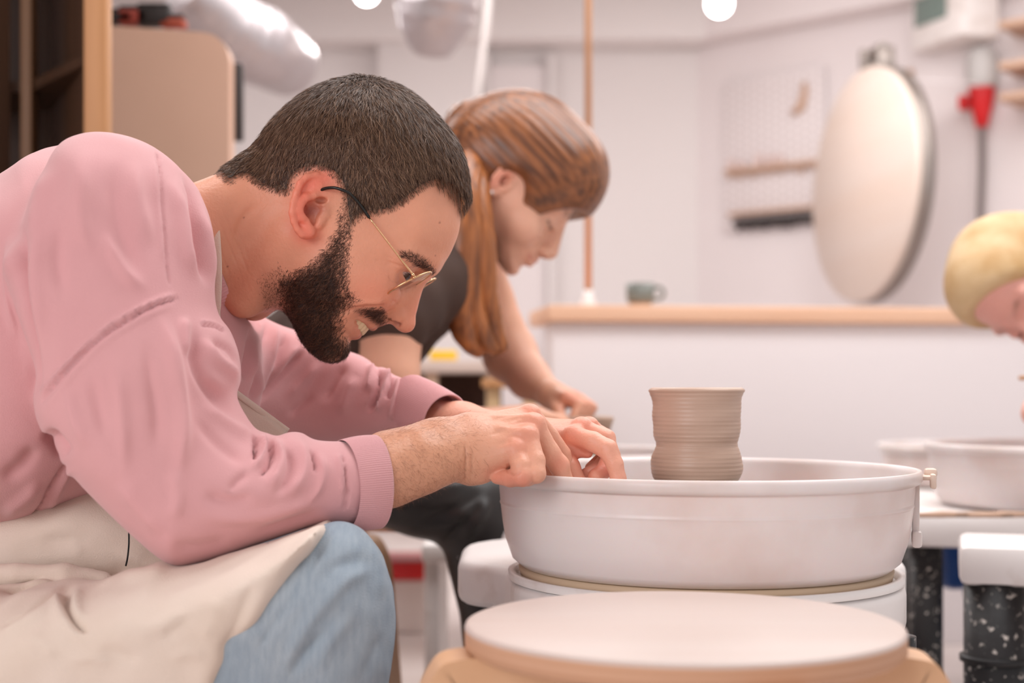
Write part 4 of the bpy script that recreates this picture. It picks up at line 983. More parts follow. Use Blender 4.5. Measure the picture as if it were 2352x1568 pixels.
def grow_beard(poly, n, rngL, seed, w0, dirf, soft=30, lift=.35, edge=-4, powr=1.4):
    s_f = poly_sd(poly, side[HQ].mean(1)[:, 0], side[HQ].mean(1)[:, 1]); wtb = np.clip((s_f-edge)/soft, 0, 1)**powr*(s_f > edge)
    if wtb.sum() == 0: return None
    wtb *= np.where(HN[HQ[:, 0], 1] > .4, .2, 1.0)
    p, nn = sample_faces(HV, HQ, HN, n, wtb); sd = sdside(p); s_ = reg(poly, sd)
    d = dirf(p, sd)+RNG.normal(size=p.shape)*.42
    L = np.interp(s_, [-4, 0, soft], [rngL[0], rngL[0]*1.5, rngL[1]])*RNG.uniform(.6, 1.3, n)
    return ribbons(p, nn, d, L, np.full(n, w0), np.full(n, lift)*RNG.uniform(.3, 1.8, n), .35, 4, .1, seed)
dn = lambda p, sd: np.tile(-UP*.9-FW*.05, (len(p), 1))+np.clip((700-sd[:, 0])/60, 0, 1)[:, None]*np.array([.6, 0, -.2])
v1, q1 = grow_beard(beard_poly, 17000, (.0035, .0115), 3, .00015, dn, 85, .45)
beard = mesh_obj('beard', v1, q1, M_beard, man); beard['kind'] = 'stuff'
v1, q1 = grow_beard(beard_poly, 5000, (.004, .0115), 33, .00014, dn, 70, .6)
o = mesh_obj('beard_strands', v1, q1, M_beard2, man); o['kind'] = 'stuff'
v1, q1 = grow_beard(must_poly, 2000, (.003, .0062), 4, .00013, lambda p, sd: np.tile(-UP*1.0-FW*.1, (len(p), 1))+LT*np.sign(HY-p[:, 1:2])*.25, 14, .3)
o = mesh_obj('moustache', v1, q1, mat('moustache_hair', srgb(78, 48, 34), .45), man); o['kind'] = 'stuff'
neck_poly = np.array([(590, 640), (640, 600), (665, 620), (660, 712), (600, 712)], float)
v1, q1 = grow_beard(neck_poly, 900, (.0015, .0025), 5, .00010, dn, 20, .4); o = mesh_obj('neck_stubble', v1, q1, M_beard, man); o['kind'] = 'stuff'
side_poly = np.array([(780, 470), (812, 500), (812, 560), (806, 660), (835, 690), (800, 712), (770, 600), (770, 530)], float)
v1, q1 = grow_beard(side_poly, 1300, (.002, .0045), 6, .00011, dn, 14, .3); o = mesh_obj('cheek_stubble', v1, q1, M_beard, man); o['kind'] = 'stuff'
for s in (-1, 1):
    bl = np.array([(922, 583), (945, 590), (968, 600), (988, 612), (998, 624)]) 
    brow_poly = np.array([(920, 580), (940, 580), (965, 588), (988, 602), (1003, 622), (994, 630), (975, 618), (950, 604), (925, 592)], float)
v1, q1 = grow_beard(brow_poly, 1150, (.003, .0058), 7, .00013, lambda p, sd: np.tile(np.array([-.8, 0, .35]), (len(p), 1)), 4, .18, -2)
o = mesh_obj('eyebrow', v1, q1, mat('eyebrow_hair', srgb(72, 44, 32), .5), man); o['kind'] = 'stuff'

for s in (-1, 1):
    ec = hp(919, 620, s*.0325); lv = []; lf = []
    for i in range(34):
        t_ = i/33; dd = FW*(1-.45*t_)+UP*(.28-.1*t_)+np.array([0, s*(-.55+1.4*t_), 0]); dd /= np.linalg.norm(dd); q = ec+dd*.0134
        V_, F_ = tube([q, q+dd*.003-UP*.0006, q+dd*.0055+UP*.0004+RNG.normal(size=3)*.0004], [.00014, .0001, .00003], 4, False); lf += [tuple(a_+len(lv)*12 for a_ in f_) for f_ in F_]; lv.append(V_)
    o = mesh_obj('eyelashes', np.concatenate(lv), lf, M_beard, man); o['kind'] = 'stuff'
# fine hair on the near forearm
wa = np.clip((1130-px_of(AV[AQ[:, 0]])[:, 0])/120, 0, 1)*(AN[AQ[:, 0], 1] < .3)*np.clip((px_of(AV[AQ[:, 0]])[:, 0]-860)/20, 0, 1)
p, nn = sample_faces(AV, AQ, AN, 2400, wa)
d = np.tile(np.array([.55, .0, -.75]), (len(p), 1))+RNG.normal(size=p.shape)*.4; d[px_of(p)[:, 1] < 1010] += np.array([.3, 0, 1.0])
v1, q1 = ribbons(p, nn, d, RNG.uniform(.004, .010, len(p)), np.full(len(p), .000055), RNG.uniform(.05, .4, len(p)), 1.0, 5, 0, 11)
o = mesh_obj('arm_hair', v1, q1, M_armhair, man); o['kind'] = 'stuff'

# ---- spectacles
gl = thing('eyeglasses', 'thin gold-rimmed spectacles with black temple tips on the bearded man', 'eyeglasses', hp(950, 650))
vd = np.array([-.877, 0, -.48]); nf = np.array([.48, 0, -.877])
for s in (-1, 1):
    c = hp(938, 654, s*.0385); Lv = np.array([0, s*.99, 0])-nf*.035; Lv /= np.linalg.norm(Lv)
    a = np.linspace(0, 2*math.pi, 49); rim = [c+Lv*.0265*np.cos(t)*(1+.04*np.sin(t))+vd*.0250*np.sin(t) for t in a]
    V, Fs = tube(rim, .0010, 8, False); rel(mesh_obj('rim', V, Fs, M_gold), gl)
    n2 = np.cross(Lv, vd); n2 /= np.linalg.norm(n2); V = [c+n2*.0012, c-n2*.0002]; Fs = []; k = 40
    for t in np.linspace(0, 2*math.pi, k, endpoint=False): V.append(c+Lv*.0262*np.cos(t)*(1+.04*np.sin(t))+vd*.0247*np.sin(t)+n2*.0004); V.append(V[-1]-n2*.0009)
    for j in range(k): j2 = (j+1) % k; Fs += [(0, 2+2*j, 2+2*j2), (1, 3+2*j2, 3+2*j), (2+2*j, 3+2*j, 3+2*j2, 2+2*j2)]
    rel(mesh_obj('lens', V, Fs, M_lens, smooth=False), gl)
    h0 = c+Lv*.0262-vd*.009
    V, Fs = join([tube([h0-nf*.001, h0-nf*.004+Lv*.001], .0016, 8), tube([h0+vd*-.0015, h0+vd*.002], .0013, 8)]); rel(mesh_obj('hinge', V, Fs, M_gold), gl)
    e1 = hp(848, 500, s*.0735)
    rel(tube_obj('temple', spline([h0-nf*.003+Lv*.001, hp(918, 592, s*.0715), e1], 6), [.00105]*6+[.0008]*7, M_gold, n=8), gl)
    rel(tube_obj('temple_tip', spline([e1, hp(830, 474, s*.0765), hp(806, 447, s*.0815), hp(788, 437, s*.0830), hp(764, 431, s*.0810), hp(735, 438, s*.074), hp(705, 470, s*.067)], 6), .0015, M_tip, n=10), gl)
    rel(tube_obj('nose_pad', [hp(956, 652, s*.0150), hp(951, 658, s*.0135), hp(947, 664, s*.0135)], [.0012, .0022, .0012], M_lens, n=8), gl)
b0, b1 = hp(965, 637, -.0125), hp(965, 637, .0125); rel(tube_obj('bridge', spline([b0+nf*.001, b0+nf*.004+np.array([0, .004, 0]), b1+nf*.004-np.array([0, .004, 0]), b1+nf*.001], 6), .0008, M_gold, n=8), gl)

# ---- sweatshirt
def z3(pts): return [(a/1.2177, b/1.2177+280) for a, b in pts]
YS = field([(-.36, .75, 1.235), (-.33, .66, 1.215), (-.28, .55, 1.195), (-.13, .56, 1.243), (-.20, .60, 1.225), (-.24, .72, 1.245), (-.27, .80, 1.26)], .04)
slv = spline([(40, 600), (84, 480), (122, 380), (158, 334), (205, 312), (246, 306), (285, 310), (325, 322), (361, 340), (402, 372), (443, 417), (460, 448), (477, 490), (488, 543), (490, 614), (491, 690), (502, 726), (527, 757), (546, 806), (550, 871), (541, 908), (560, 950), (585, 984), (610, 994), (636, 1003), (662, 995), (690, 995), (714, 1008), (735, 1014), (765, 1016), (785, 1016), (815, 1026), (842, 1036), (852, 1110), (842, 1180), (815, 1190), (788, 1198), (747, 1202), (700, 1215), (657, 1230), (600, 1250), (534, 1275), (470, 1292), (419, 1300), (378, 1284), (328, 1243), (246, 1168), (164, 1078), (120, 1010), (97, 968), (88, 929), (86, 870), (72, 760), (50, 660)], 4, True)
def at_pts(pts, Yf=1.235):
    out = []
    for a, b in pts:
        Y = Yf
        for _ in range(3):
            p = P(a, b, Y); Y = float(YS(np.array([p[0]]), np.array([p[2]]))[0])
        out.append((p[0], p[2]))
    return out
def sfield(pts, Y, c=.03): return field([(*P(a, b, Y)[[0, 2]], v*.001) for a, b, v in pts], c)
sv = Vol((-.78, 1.07, .44), (-.03, 1.76, .885), .0027)
# trunk
tor = [(-900, 1380), (-760, 1000), (-420, 640), (-160, 500), (0, 432), (60, 395), (130, 350), (300, 330), (380, 380), (430, 440), (470, 450), (500, 560), (520, 660), (542, 716), (575, 760), (592, 830), (590, 900), (565, 980), (500, 1030), (380, 1080), (215, 1141), (100, 1190), (0, 1233), (-150, 1290), (-400, 1420), (-700, 1500)]
tor = [tuple(P(a, b, 1.385)[[0, 2]]) for a, b in spline(tor, 4, True)]
sv.inflate(tor, sfield([(-100, 900, 165), (100, 600, 178), (300, 500, 150), (300, 800, 165), (450, 500, 85), (560, 800, 100), (640, 860, 60), (-300, 1000, 165), (100, 1150, 140)], 1.36), const(.12), field([(-.55, .6, 1.385), (-.30, .7, 1.385), (-.25, .75, 1.40), (-.2, .7, 1.42)], .05), 0)
sv.ell(P(30, 900, 1.325), (.11, .12, .11), None, .04)
# near shoulder, sleeve
sv.inflate(at_pts(slv), sfield([(230, 430, 88), (130, 600, 82), (330, 650, 82), (200, 850, 74), (400, 850, 78), (520, 820, 52), (300, 1100, 68), (420, 1200, 60), (560, 1100, 60), (650, 1120, 56), (720, 1110, 46), (790, 1110, 36), (845, 1110, 30), (450, 500, 60)], 1.22), sfield([(200, 350, 80), (90, 700, 50), (450, 480, 55), (530, 820, 35), (200, 1100, 60), (400, 1280, 48), (600, 1000, 50), (780, 1100, 34), (845, 1100, 20)], 1.22), YS, .012)
sv.cap(P(735, 1110, 1.228), P(805, 1109, 1.238), .033, .0335, .008)
# far shoulder and sleeve
sv.ell(P(370, 600, 1.57), (.10, .09, .075), None, .05)
fs_ = [(430, 540), (500, 640), (550, 712), (600, 726), (650, 748), (720, 775), (780, 800), (825, 815), (850, 828), (868, 843), (885, 842), (905, 858), (925, 866), (950, 878), (972, 890), (1000, 905), (1010, 985), (900, 1000), (800, 1020), (680, 1020), (560, 990), (470, 880), (420, 700)]
sv.inflate([tuple(P(a, b, 1.555)[[0, 2]]) for a, b in spline(fs_, 4, True)], sfield([(500, 750, 130), (580, 850, 115), (680, 880, 68), (800, 920, 56), (900, 930, 46), (980, 950, 36)], 1.555), sfield([(550, 800, 60), (800, 900, 48), (980, 950, 34)], 1.555),
           field([(*P(480, 740, 1.52)[[0, 2]], 1.52), (*P(720, 880, 1.58)[[0, 2]], 1.575), (*P(960, 940, 1.52)[[0, 2]], 1.515)], .05), .05)
# neck opening and cuffs hollow
sv.chain([hp(505, 575, 0), hp(620, 560, 0)], [.052, .052], .004, 'sub')
def cuffring(c0, c1): pass
SV, SQ = sv.mesh(); SV = relax(SV, SQ, 2, .5); SN = normals(SV, SQ)
Z = z3
folds = [
 # shoulder seam, sleeve seam
 (Z([(440, 72), (448, 130), (452, 200), (458, 290), (465, 380), (476, 462)]), 3.0, -2.2, .06), (Z([(430, 90), (440, 200), (448, 300), (456, 400)]), 7, 1.0, .15),
 (Z([(112, 785), (150, 735), (200, 680), (250, 632), (300, 592), (350, 562), (400, 530), (450, 506), (505, 492)]), 3.2, -2.6, .04), (Z([(105, 768), (200, 664), (300, 576), (400, 516), (500, 480)]), 5, 2.4, .08), (Z([(120, 805), (210, 695), (300, 610), (400, 545), (490, 512)]), 7, 1.0, .1),
 (Z([(560, 568), (600, 572), (632, 588)]), 3.2, -3.0, .1), (Z([(560, 560), (600, 562), (630, 578)]), 4, 2, .1),
 # upper-arm folds
 (Z([(440, 520), (470, 600), (490, 700), (505, 800), (510, 900), (500, 1020)]), 17, 5.5, .3), (Z([(540, 560), (545, 650), (570, 720), (620, 780), (660, 830)]), 14, -5.0, .3), (Z([(510, 540), (520, 600), (530, 660)]), 12, 3.5, .3),
 (Z([(400, 600), (420, 700), (440, 820), (440, 940)]), 18, -3.0, .3), (Z([(300, 640), (330, 720), (345, 860), (350, 1000)]), 14, 3.0, .35), (Z([(250, 700), (275, 800), (300, 900)]), 14, -2.2, .35), (Z([(180, 740), (210, 830), (250, 920)]), 14, 2.2, .35),
 (Z([(560, 600), (600, 660), (650, 700), (668, 740)]), 12, 4, .3), (Z([(580, 610), (640, 640), (665, 690)]), 8, -2.5, .3),
 (Z([(560, 780), (620, 830), (680, 870), (720, 900)]), 14, 3.5, .3), (Z([(540, 820), (600, 890), (660, 940), (700, 960)]), 14, -2.5, .3), (Z([(480, 960), (500, 1040), (480, 1120)]), 16, 2.5, .3),
 # forearm wrinkles
 (Z([(712, 872), (718, 905), (712, 948)]), 4.5, -6.5, .2), (Z([(728, 868), (742, 905), (728, 945), (700, 975)]), 6, 4.0, .25), (Z([(745, 880), (760, 920), (752, 960), (722, 1000)]), 5, -4.5, .25), (Z([(760, 880), (790, 930), (775, 985), (745, 1030)]), 9, 3.6, .25),
 (Z([(790, 890), (815, 950), (800, 1010), (760, 1050)]), 9, -3.0, .3), (Z([(820, 880), (850, 930), (845, 990), (800, 1050)]), 12, 3.0, .3), (Z([(865, 915), (880, 950), (885, 985)]), 5, -3.2, .3), (Z([(885, 920), (905, 970), (890, 1030), (850, 1070)]), 9, 2.5, .3),
 (Z([(540, 1090), (640, 1110), (740, 1100), (840, 1075), (930, 1060)]), 14, 2.5, .3), (Z([(560, 1040), (640, 1060), (720, 1050)]), 14, -2.5, .3), (Z([(700, 975), (660, 1010), (640, 1040)]), 10, -2.5, .3), (Z([(700, 1150), (800, 1120), (900, 1090)]), 9, -1.6, .3),
 (Z([(470, 1180), (560, 1190), (650, 1170)]), 16, -2, .3), (Z([(330, 1000), (400, 1090), (470, 1150)]), 20, 2.4, .3),
 # cuff seam puckers
 (Z([(955, 925), (965, 980), (972, 1040), (965, 1090)]), 3.4, -2.4, .1), (Z([(948, 925), (955, 980), (960, 1040)]), 6, 1.8, .15),
 # shoulder drape
 (Z([(500, 110), (540, 180), (548, 280), (560, 380), (600, 470)]), 11, -6.5, .25), (Z([(480, 150), (505, 260), (520, 360), (560, 450)]), 14, 4.5, .3), (Z([(560, 230), (580, 330), (605, 430), (612, 500)]), 9, 4, .3),
 (Z([(240, 60), (225, 160), (230, 280), (270, 400)]), 22, 3.6, .35), (Z([(330, 80), (320, 200), (350, 340), (410, 440)]), 22, -3.0, .35), (Z([(290, 300), (350, 420), (420, 480)]), 16, 3.5, .35), (Z([(380, 100), (385, 220), (420, 360)]), 18, 3.0, .35),
 (Z([(150, 120), (110, 230), (90, 340)]), 18, 4.0, .35), (Z([(115, 260), (100, 380), (110, 520), (120, 650)]), 14, 3.0, .3), (Z([(170, 250), (160, 400), (190, 520)]), 18, -2.5, .35),
 # trunk folds
 (Z([(60, 280), (60, 400), (80, 520), (95, 680), (100, 780)]), 9, -7.0, .2), (Z([(35, 300), (30, 460), (50, 620)]), 14, 4, .3), (Z([(120, 860), (160, 900), (190, 940)]), 14, -7, .3), (Z([(100, 900), (60, 960), (0, 1000)]), 16, -4, .3), (Z([(190, 950), (150, 1010), (110, 1080), (60, 1140)]), 4.0, -3.4, .15), (Z([(205, 960), (170, 1020), (130, 1090)]), 9, 2.6, .25), (Z([(120, 1000), (60, 1060), (0, 1100)]), 14, 3, .3),
 # chest folds between the arms (drawn on the picture)
 ([(590, 735), (575, 800), (562, 880)], 8, -5, .2), ([(600, 730), (592, 800), (575, 870)], 6, 3.5, .2), ([(620, 730), (608, 800), (590, 880), (570, 930)], 7, -5, .2), ([(640, 740), (620, 820), (600, 880), (585, 920)], 6, 4, .2), ([(660, 760), (640, 830), (610, 900)], 7, -4, .2),
 ([(700, 800), (660, 850), (610, 905), (590, 925)], 6, -5, .2), ([(690, 790), (650, 830), (620, 870)], 8, 3, .25), ([(740, 830), (700, 870), (650, 920)], 12, 3, .3), ([(720, 900), (690, 930), (660, 960)], 10, -3, .3),
 # far forearm wrinkles
 ([(868, 846), (872, 875), (862, 905), (845, 950)], 5.0, -6.60, .15), ([(882, 842), (890, 872), (878, 910), (865, 950)], 6, 5.50, .2), ([(898, 862), (898, 890), (890, 915)], 4.5, -5.50, .2), ([(912, 862), (912, 890), (903, 930), (895, 970)], 6, 4.95, .2), ([(935, 880), (925, 905), (915, 950)], 5, -3.85, .2), ([(850, 832), (852, 862), (842, 900)], 8, 4.40, .25), ([(960, 890), (930, 900), (915, 925)], 5, 3.30, .25), ([(800, 830), (770, 870), (740, 930)], 12, -3.30, .3), ([(820, 860), (800, 900), (785, 960)], 14, 3.30, .3),
]
folds = [(f[0], f[1], f[2]*(1.6 if f[1] > 4 else 1.15))+tuple(f[3:]) for f in folds]
SV = strokes(SV, SN, folds); SN = normals(SV, SQ)
SV = SV+SN*(vnoise(SV, 9, 21, 2)*.0011)[:, None]
shirt = mesh_obj('sweatshirt', SV, SQ, M_pink, man)

def cuff(name, a, b, ra, rb, yz, n=260, ribs=95, rows=14, m=None, par=None, tilt=(0, 0, 0)):
    """ribbed cuff: tube from a to b, radii pairs, real rib relief"""
    a = np.array(a); b = np.array(b); ax = b-a; L = np.linalg.norm(ax); ax /= L
    u = np.array([0, 1.0, 0]); u = u-ax*(u@ax); u /= np.linalg.norm(u); v = np.cross(ax, u); th = np.linspace(0, 2*math.pi, n, endpoint=False); V = []
    for i in range(rows+5):
        t = min(i, rows)/rows; c = a+ax*L*t; e = math.sin(t*math.pi)*.0012
        r0 = ra[0]+(rb[0]-ra[0])*t; r1 = ra[1]+(rb[1]-ra[1])*t; inn = 0
        if i > rows: inn = (i-rows)*.0012; c = c-ax*((i-rows-1)*.004)+ax*(.0012 if i == rows+1 else 0)
        rr = .00042*np.cos(th*ribs)*(1 if i <= rows else .4)
        V.append(c+np.cos(th)[:, None]*u*(r0+e+rr-inn)[:, None]+np.sin(th)[:, None]*v*(r1+e+rr-inn)[:, None]+ax*(np.array(tilt)[0]*np.cos(th)+np.array(tilt)[1]*np.sin(th))[:, None])
    V = np.concatenate(V); k = rows+5; i = np.arange(k-1)[:, None]; j = np.arange(n)[None]; j2 = (j+1) % n
    Q = np.stack([i*n+j, i*n+j2, (i+1)*n+j2, (i+1)*n+j+0*i], -1).reshape(-1, 4); return mesh_obj(name, V, Q, m, par)
cuff('cuff', P(789, 1112, 1.236), P(866, 1106, 1.252), (.0360, .0385), (.0335, .0410), 0, ribs=130, n=520, m=M_pink_rib, par=shirt)
cuff('cuff', P(938, 925, 1.520), P(1022, 965, 1.480), (.034, .031), (.0315, .0285), 0, ribs=110, n=440, m=M_pink_rib, par=shirt)
# ribbed neckband
def ring(c, u, v, ru, rv, w, th, ribs, name, m, par, n=600):
    u = np.array(u, float); v = np.array(v, float); nrm = np.cross(u, v); a = np.linspace(0, 2*math.pi, n, endpoint=False); V = []
    sec = [(-.5, 0), (-.45, .6), (0, 1), (.45, .6), (.5, 0), (.3, -.6), (-.3, -.6)]
    for s_, t_ in sec:
        rr = .0004*np.cos(a*ribs)*(1 if t_ > 0 else 0)
        V.append(c+np.cos(a)[:, None]*u*(ru+t_*th+rr+(-s_)*.004)[:, None]+np.sin(a)[:, None]*v*(rv+t_*th+rr+(-s_)*.004)[:, None]+nrm*s_*w)
    k = len(sec); V = np.concatenate(V); i = np.arange(k)[:, None]; i2 = (i+1) % k; j = np.arange(n)[None]; j2 = (j+1) % n
    Q = np.stack([i*n+j, i*n+j2, i2*n+j2, i2*n+j], -1).reshape(-1, 4); return mesh_obj(name, V, Q, m, par)
lo_ = hp(537, 716); hi_ = hp(462, 442); c = (lo_+hi_)/2; u = (lo_-hi_); ru = np.linalg.norm(u)/2; u /= ru*2
ring(c, u, (0, 1, 0), ru+.002, .066, .018, .003, 120, 'neckband', M_pink_rib, shirt)

# ---- apron
apv = Vol((-.78, 1.02, .18), (.02, 1.70, .60), .0032)
AY = 1.18
lap = [(-320, 1380), (-100, 1345), (0, 1370), (70, 1348), (150, 1338), (230, 1336), (280, 1318), (330, 1300), (380, 1288), (419, 1296), (480, 1284), (534, 1270), (600, 1249), (660, 1230), (712, 1213), (752, 1198), (748, 1220), (728, 1262), (690, 1322), (645, 1392), (604, 1440), (575, 1480), (556, 1520), (545, 1568), (538, 1680), (500, 1850), (200, 1880), (-200, 1860), (-400, 1700)]
apv.inflate([tuple(P(a, b, AY)[[0, 2]]) for a, b in spline(lap, 4, True)], sfield([(700, 1300, 76), (500, 1400, 86), (300, 1500, 90), (0, 1500, 95), (100, 1380, 100), (-200, 1500, 100), (500, 1700, 84)], AY), sfield([(745, 1215, 6), (640, 1400, 6), (550, 1568, 7), (600, 1260, 40), (300, 1350, 50), (0, 1400, 60), (420, 1310, 50), (0, 1750, 80), (500, 1800, 10)], AY, .015), const(AY+.005), 0)
bib = [(-500, 1500), (-400, 1300), (-200, 1200), (0, 1140), (215, 1080), (360, 1150), (430, 1240), (440, 1320), (350, 1360), (150, 1375), (0, 1400), (-200, 1450)]
apv.inflate([tuple(P(a, b, 1.36)[[0, 2]]) for a, b in spline(bib, 4, True)], const(.105), const(.05), const(1.40), .004)
apv.chain([P(-120, 1340, 1.27), P(40, 1322, 1.262), P(150, 1322, 1.262), P(240, 1330, 1.27)], [.013, .011, .010, .007], .004)
apv.chain([P(-100, 1420, 1.25), P(20, 1385, 1.235), P(90, 1362, 1.24), P(180, 1350, 1.25)], [.018, .015, .012, .008], .006)
apv.chain([P(-200, 1420, 1.60), P(200, 1400, 1.62), P(420, 1380, 1.64)], [.09, .085, .075], .02)
AV2, AQ2 = apv.mesh(); AV2 = relax(AV2, AQ2, 2, .5); AN2 = normals(AV2, AQ2)
Z4 = lambda pts: [(a/3.35, b/3.35+1100) for a, b in pts]
AV2 = strokes(AV2, AN2, [
    (Z4([(560, 800), (510, 880), (510, 960), (545, 1050), (600, 1130), (680, 1200)]), 9, -9, .2), (Z4([(640, 830), (580, 920), (590, 1020), (650, 1100)]), 12, 5, .3), (Z4([(480, 850), (460, 960), (480, 1060), (560, 1150), (700, 1260)]), 14, 5.5, .3),
    (Z4([(0, 1140), (200, 1040), (350, 930), (500, 830), (600, 795)]), 6, -5, .15), (Z4([(0, 1170), (220, 1070), (400, 950), (520, 850)]), 14, 4, .2), (Z4([(0, 900), (150, 840), (300, 790), (500, 770)]), 5, -6, .15),
    (Z4([(900, 760), (1100, 720), (1300, 700)]), 16, 2.5, .3), (Z4([(700, 830), (950, 760), (1150, 690)]), 10, 2.5, .3), (Z4([(1980, 760), (1920, 880), (1850, 1060), (1780, 1230), (1680, 1400)]), 16, -3.6, .2), (Z4([(1700, 900), (1640, 1080), (1540, 1250)]), 24, 3.2, .3), (Z4([(1500, 1050), (1350, 1150), (1250, 1250)]), 14, -2, .3), (Z4([(760, 1290), (900, 1340), (1100, 1400)]), 14, -2.4, .3), (Z4([(500, 1400), (700, 1380), (900, 1420)]), 10, 2, .3), (Z4([(1300, 1400), (1450, 1340), (1600, 1380)]), 12, 2, .3), (Z4([(200, 1200), (350, 1280), (420, 1400)]), 16, 2.5, .3), (Z4([(1000, 1180), (1250, 1120), (1450, 1000)]), 22, 2.6, .3),
    (Z4([(540, 460), (600, 520), (640, 580)]), 8, 2, .3), (Z4([(300, 480), (500, 470), (700, 500)]), 14, -2, .3),
    ([(748, 1208), (724, 1256), (686, 1316), (640, 1386), (600, 1434), (570, 1474), (550, 1514), (538, 1568)], 3, 1.6, .02), ([(738, 1214), (716, 1256), (680, 1310), (634, 1380), (594, 1428), (562, 1470), (542, 1512), (530, 1566)], 1.8, -1.2, .02)])
AN2 = normals(AV2, AQ2); AV2 = AV2+AN2*(vnoise(AV2, 14, 5, 2)*.0012)[:, None]
apron = mesh_obj('apron', AV2, AQ2, M_apron, man)
# neck strap
st = spline([hp(466, 440, .05), hp(474, 436, 0), hp(480, 452, -.050), hp(490, 500, -.070), hp(499, 560, -.078), hp(502, 630, -.080), hp(500, 695, -.076), hp(499, 730, -.068), hp(515, 800, -.050), hp(560, 905, -.02)], 6)
tube_obj('neck_strap', st, np.interp(np.linspace(0, 1, len(st)), [0, .2, .45, 1], [.0075, .0068, .0036, .0034]), M_apron, apron, n=12, flat=(.92, .22, (1, 0, .15)))
# bib upper corner with stitched hem
def sheet(name, corners, nx, ny, m, par, th=.0016, wav=0.0):
    c = [np.array(q, float) for q in corners]; V = []
    for i in range(nx+1):
        for j in range(ny+1):
            s_, t_ = i/nx, j/ny; V.append((c[0]*(1-s_)+c[1]*s_)*(1-t_)+(c[3]*(1-s_)+c[2]*s_)*t_+np.array([0, wav*math.sin(s_*5+t_*2), 0]))
    V = np.array(V); k = ny+1; Q = np.array([(i*k+j, (i+1)*k+j, (i+1)*k+j+1, i*k+j+1) for i in range(nx) for j in range(ny)])
    o = mesh_obj(name, V, Q, m, par); md = o.modifiers.new('solid', 'SOLIDIFY'); md.thickness = th; md.offset = 0; return o
b0, b1 = P(520, 886, 1.355), P(661, 990, 1.375); dnv = P(500, 1040, 1.40)-P(555, 960, 1.40)
bibp = sheet('bib', (b0, b1, b1+dnv*1.3, b0+dnv*1.3), 16, 10, M_apron, apron, .0018, .002)
tube_obj('bib_hem', [b0+(b1-b0)*t_ for t_ in np.linspace(0, 1, 12)], .0034, M_apron, apron, n=10, flat=(.9, .35, tuple(dnv)))
tube_obj('loose_thread', spline([P(296, 1222, 1.285), P(296, 1250, 1.283), P(293, 1280, 1.283), P(289, 1299, 1.285)], 5), .0008, M_thread, apron, n=6)

# ---- jeans
jv = Vol((-.72, .98, .03), (.02, 1.84, .62), .0034); JY = 1.18
jn = [(200, 1420), (420, 1330), (560, 1268), (660, 1236), (730, 1212), (770, 1201), (805, 1207), (845, 1232), (876, 1278), (897, 1340), (906, 1400), (905, 1470), (894, 1560), (880, 1700), (875, 1900), (870, 2380), (700, 2380), (670, 1950), (620, 1760), (400, 1790), (0, 1830), (-300, 1800), (-300, 1500), (0, 1440)]
jv.inflate([tuple(P(a, b, JY)[[0, 2]]) for a, b in spline(jn, 4, True)], sfield([(780, 1380, 64), (600, 1450, 74), (300, 1600, 82), (0, 1600, 84), (780, 1700, 60), (780, 2300, 52)], JY), sfield([(850, 1300, 56), (880, 1500, 52), (500, 1400, 64), (0, 1600, 70), (780, 2300, 48)], JY), const(JY+.005), 0)
K = P(770, 1400, JY); jv.chain([np.array([-.56, 1.56, K[2]-.03]), np.array([K[0]-.115, 1.66, K[2]-.02]), np.array([K[0]-.115, 1.66, .10])], [.095, .068, .055], .02)
JV, JQ = jv.mesh(); JV = relax(JV, JQ, 2, .5); JN = normals(JV, JQ)
JV = strokes(JV, JN, [([(880, 1300), (800, 1330), (740, 1390), (690, 1460), (650, 1540)], 14, 4, .25), ([(850, 1280), (770, 1300), (720, 1360)], 12, -3, .3), ([(760, 1440), (700, 1500), (660, 1568)], 10, -4, .3), ([(820, 1400), (760, 1470), (720, 1560)], 16, 3, .3), ([(880, 1450), (850, 1520), (840, 1568)], 12, -2.5, .3), ([(770, 1215), (755, 1260), (720, 1320)], 6, 1.6, .3), ([(840, 1235), (870, 1300), (880, 1380)], 10, 2.0, .3), ([(740, 1250), (690, 1340), (640, 1420), (590, 1490)], 5, -2.0, .1)])
JN = normals(JV, JQ); JV = JV+JN*(vnoise(JV, 16, 8, 2)*.0010)[:, None]
jeans = mesh_obj('jeans', JV, JQ, M_denim, man)
for yy in (JY+.005, 1.66):
    kx0 = K[0]-(.115 if yy > 1.5 else 0)
    v = Vol((kx0-.16, yy-.07, -.01), (kx0+.22, yy+.07, .16), .004)
    v.chain([(kx0-.07, yy, .05), (kx0+.06, yy, .045), (kx0+.13, yy, .036)], [.046, .046, .036], .02); v.cap((kx0-.03, yy, .05), (kx0-.02, yy, .12), .048, .045, .02)
    zz = v.ax[2][None, None, :]; v.f = np.maximum(v.f, -(zz-.002)+0*v.f); V, Q = v.mesh(); mesh_obj('shoe', V, Q, M_shoe, man)
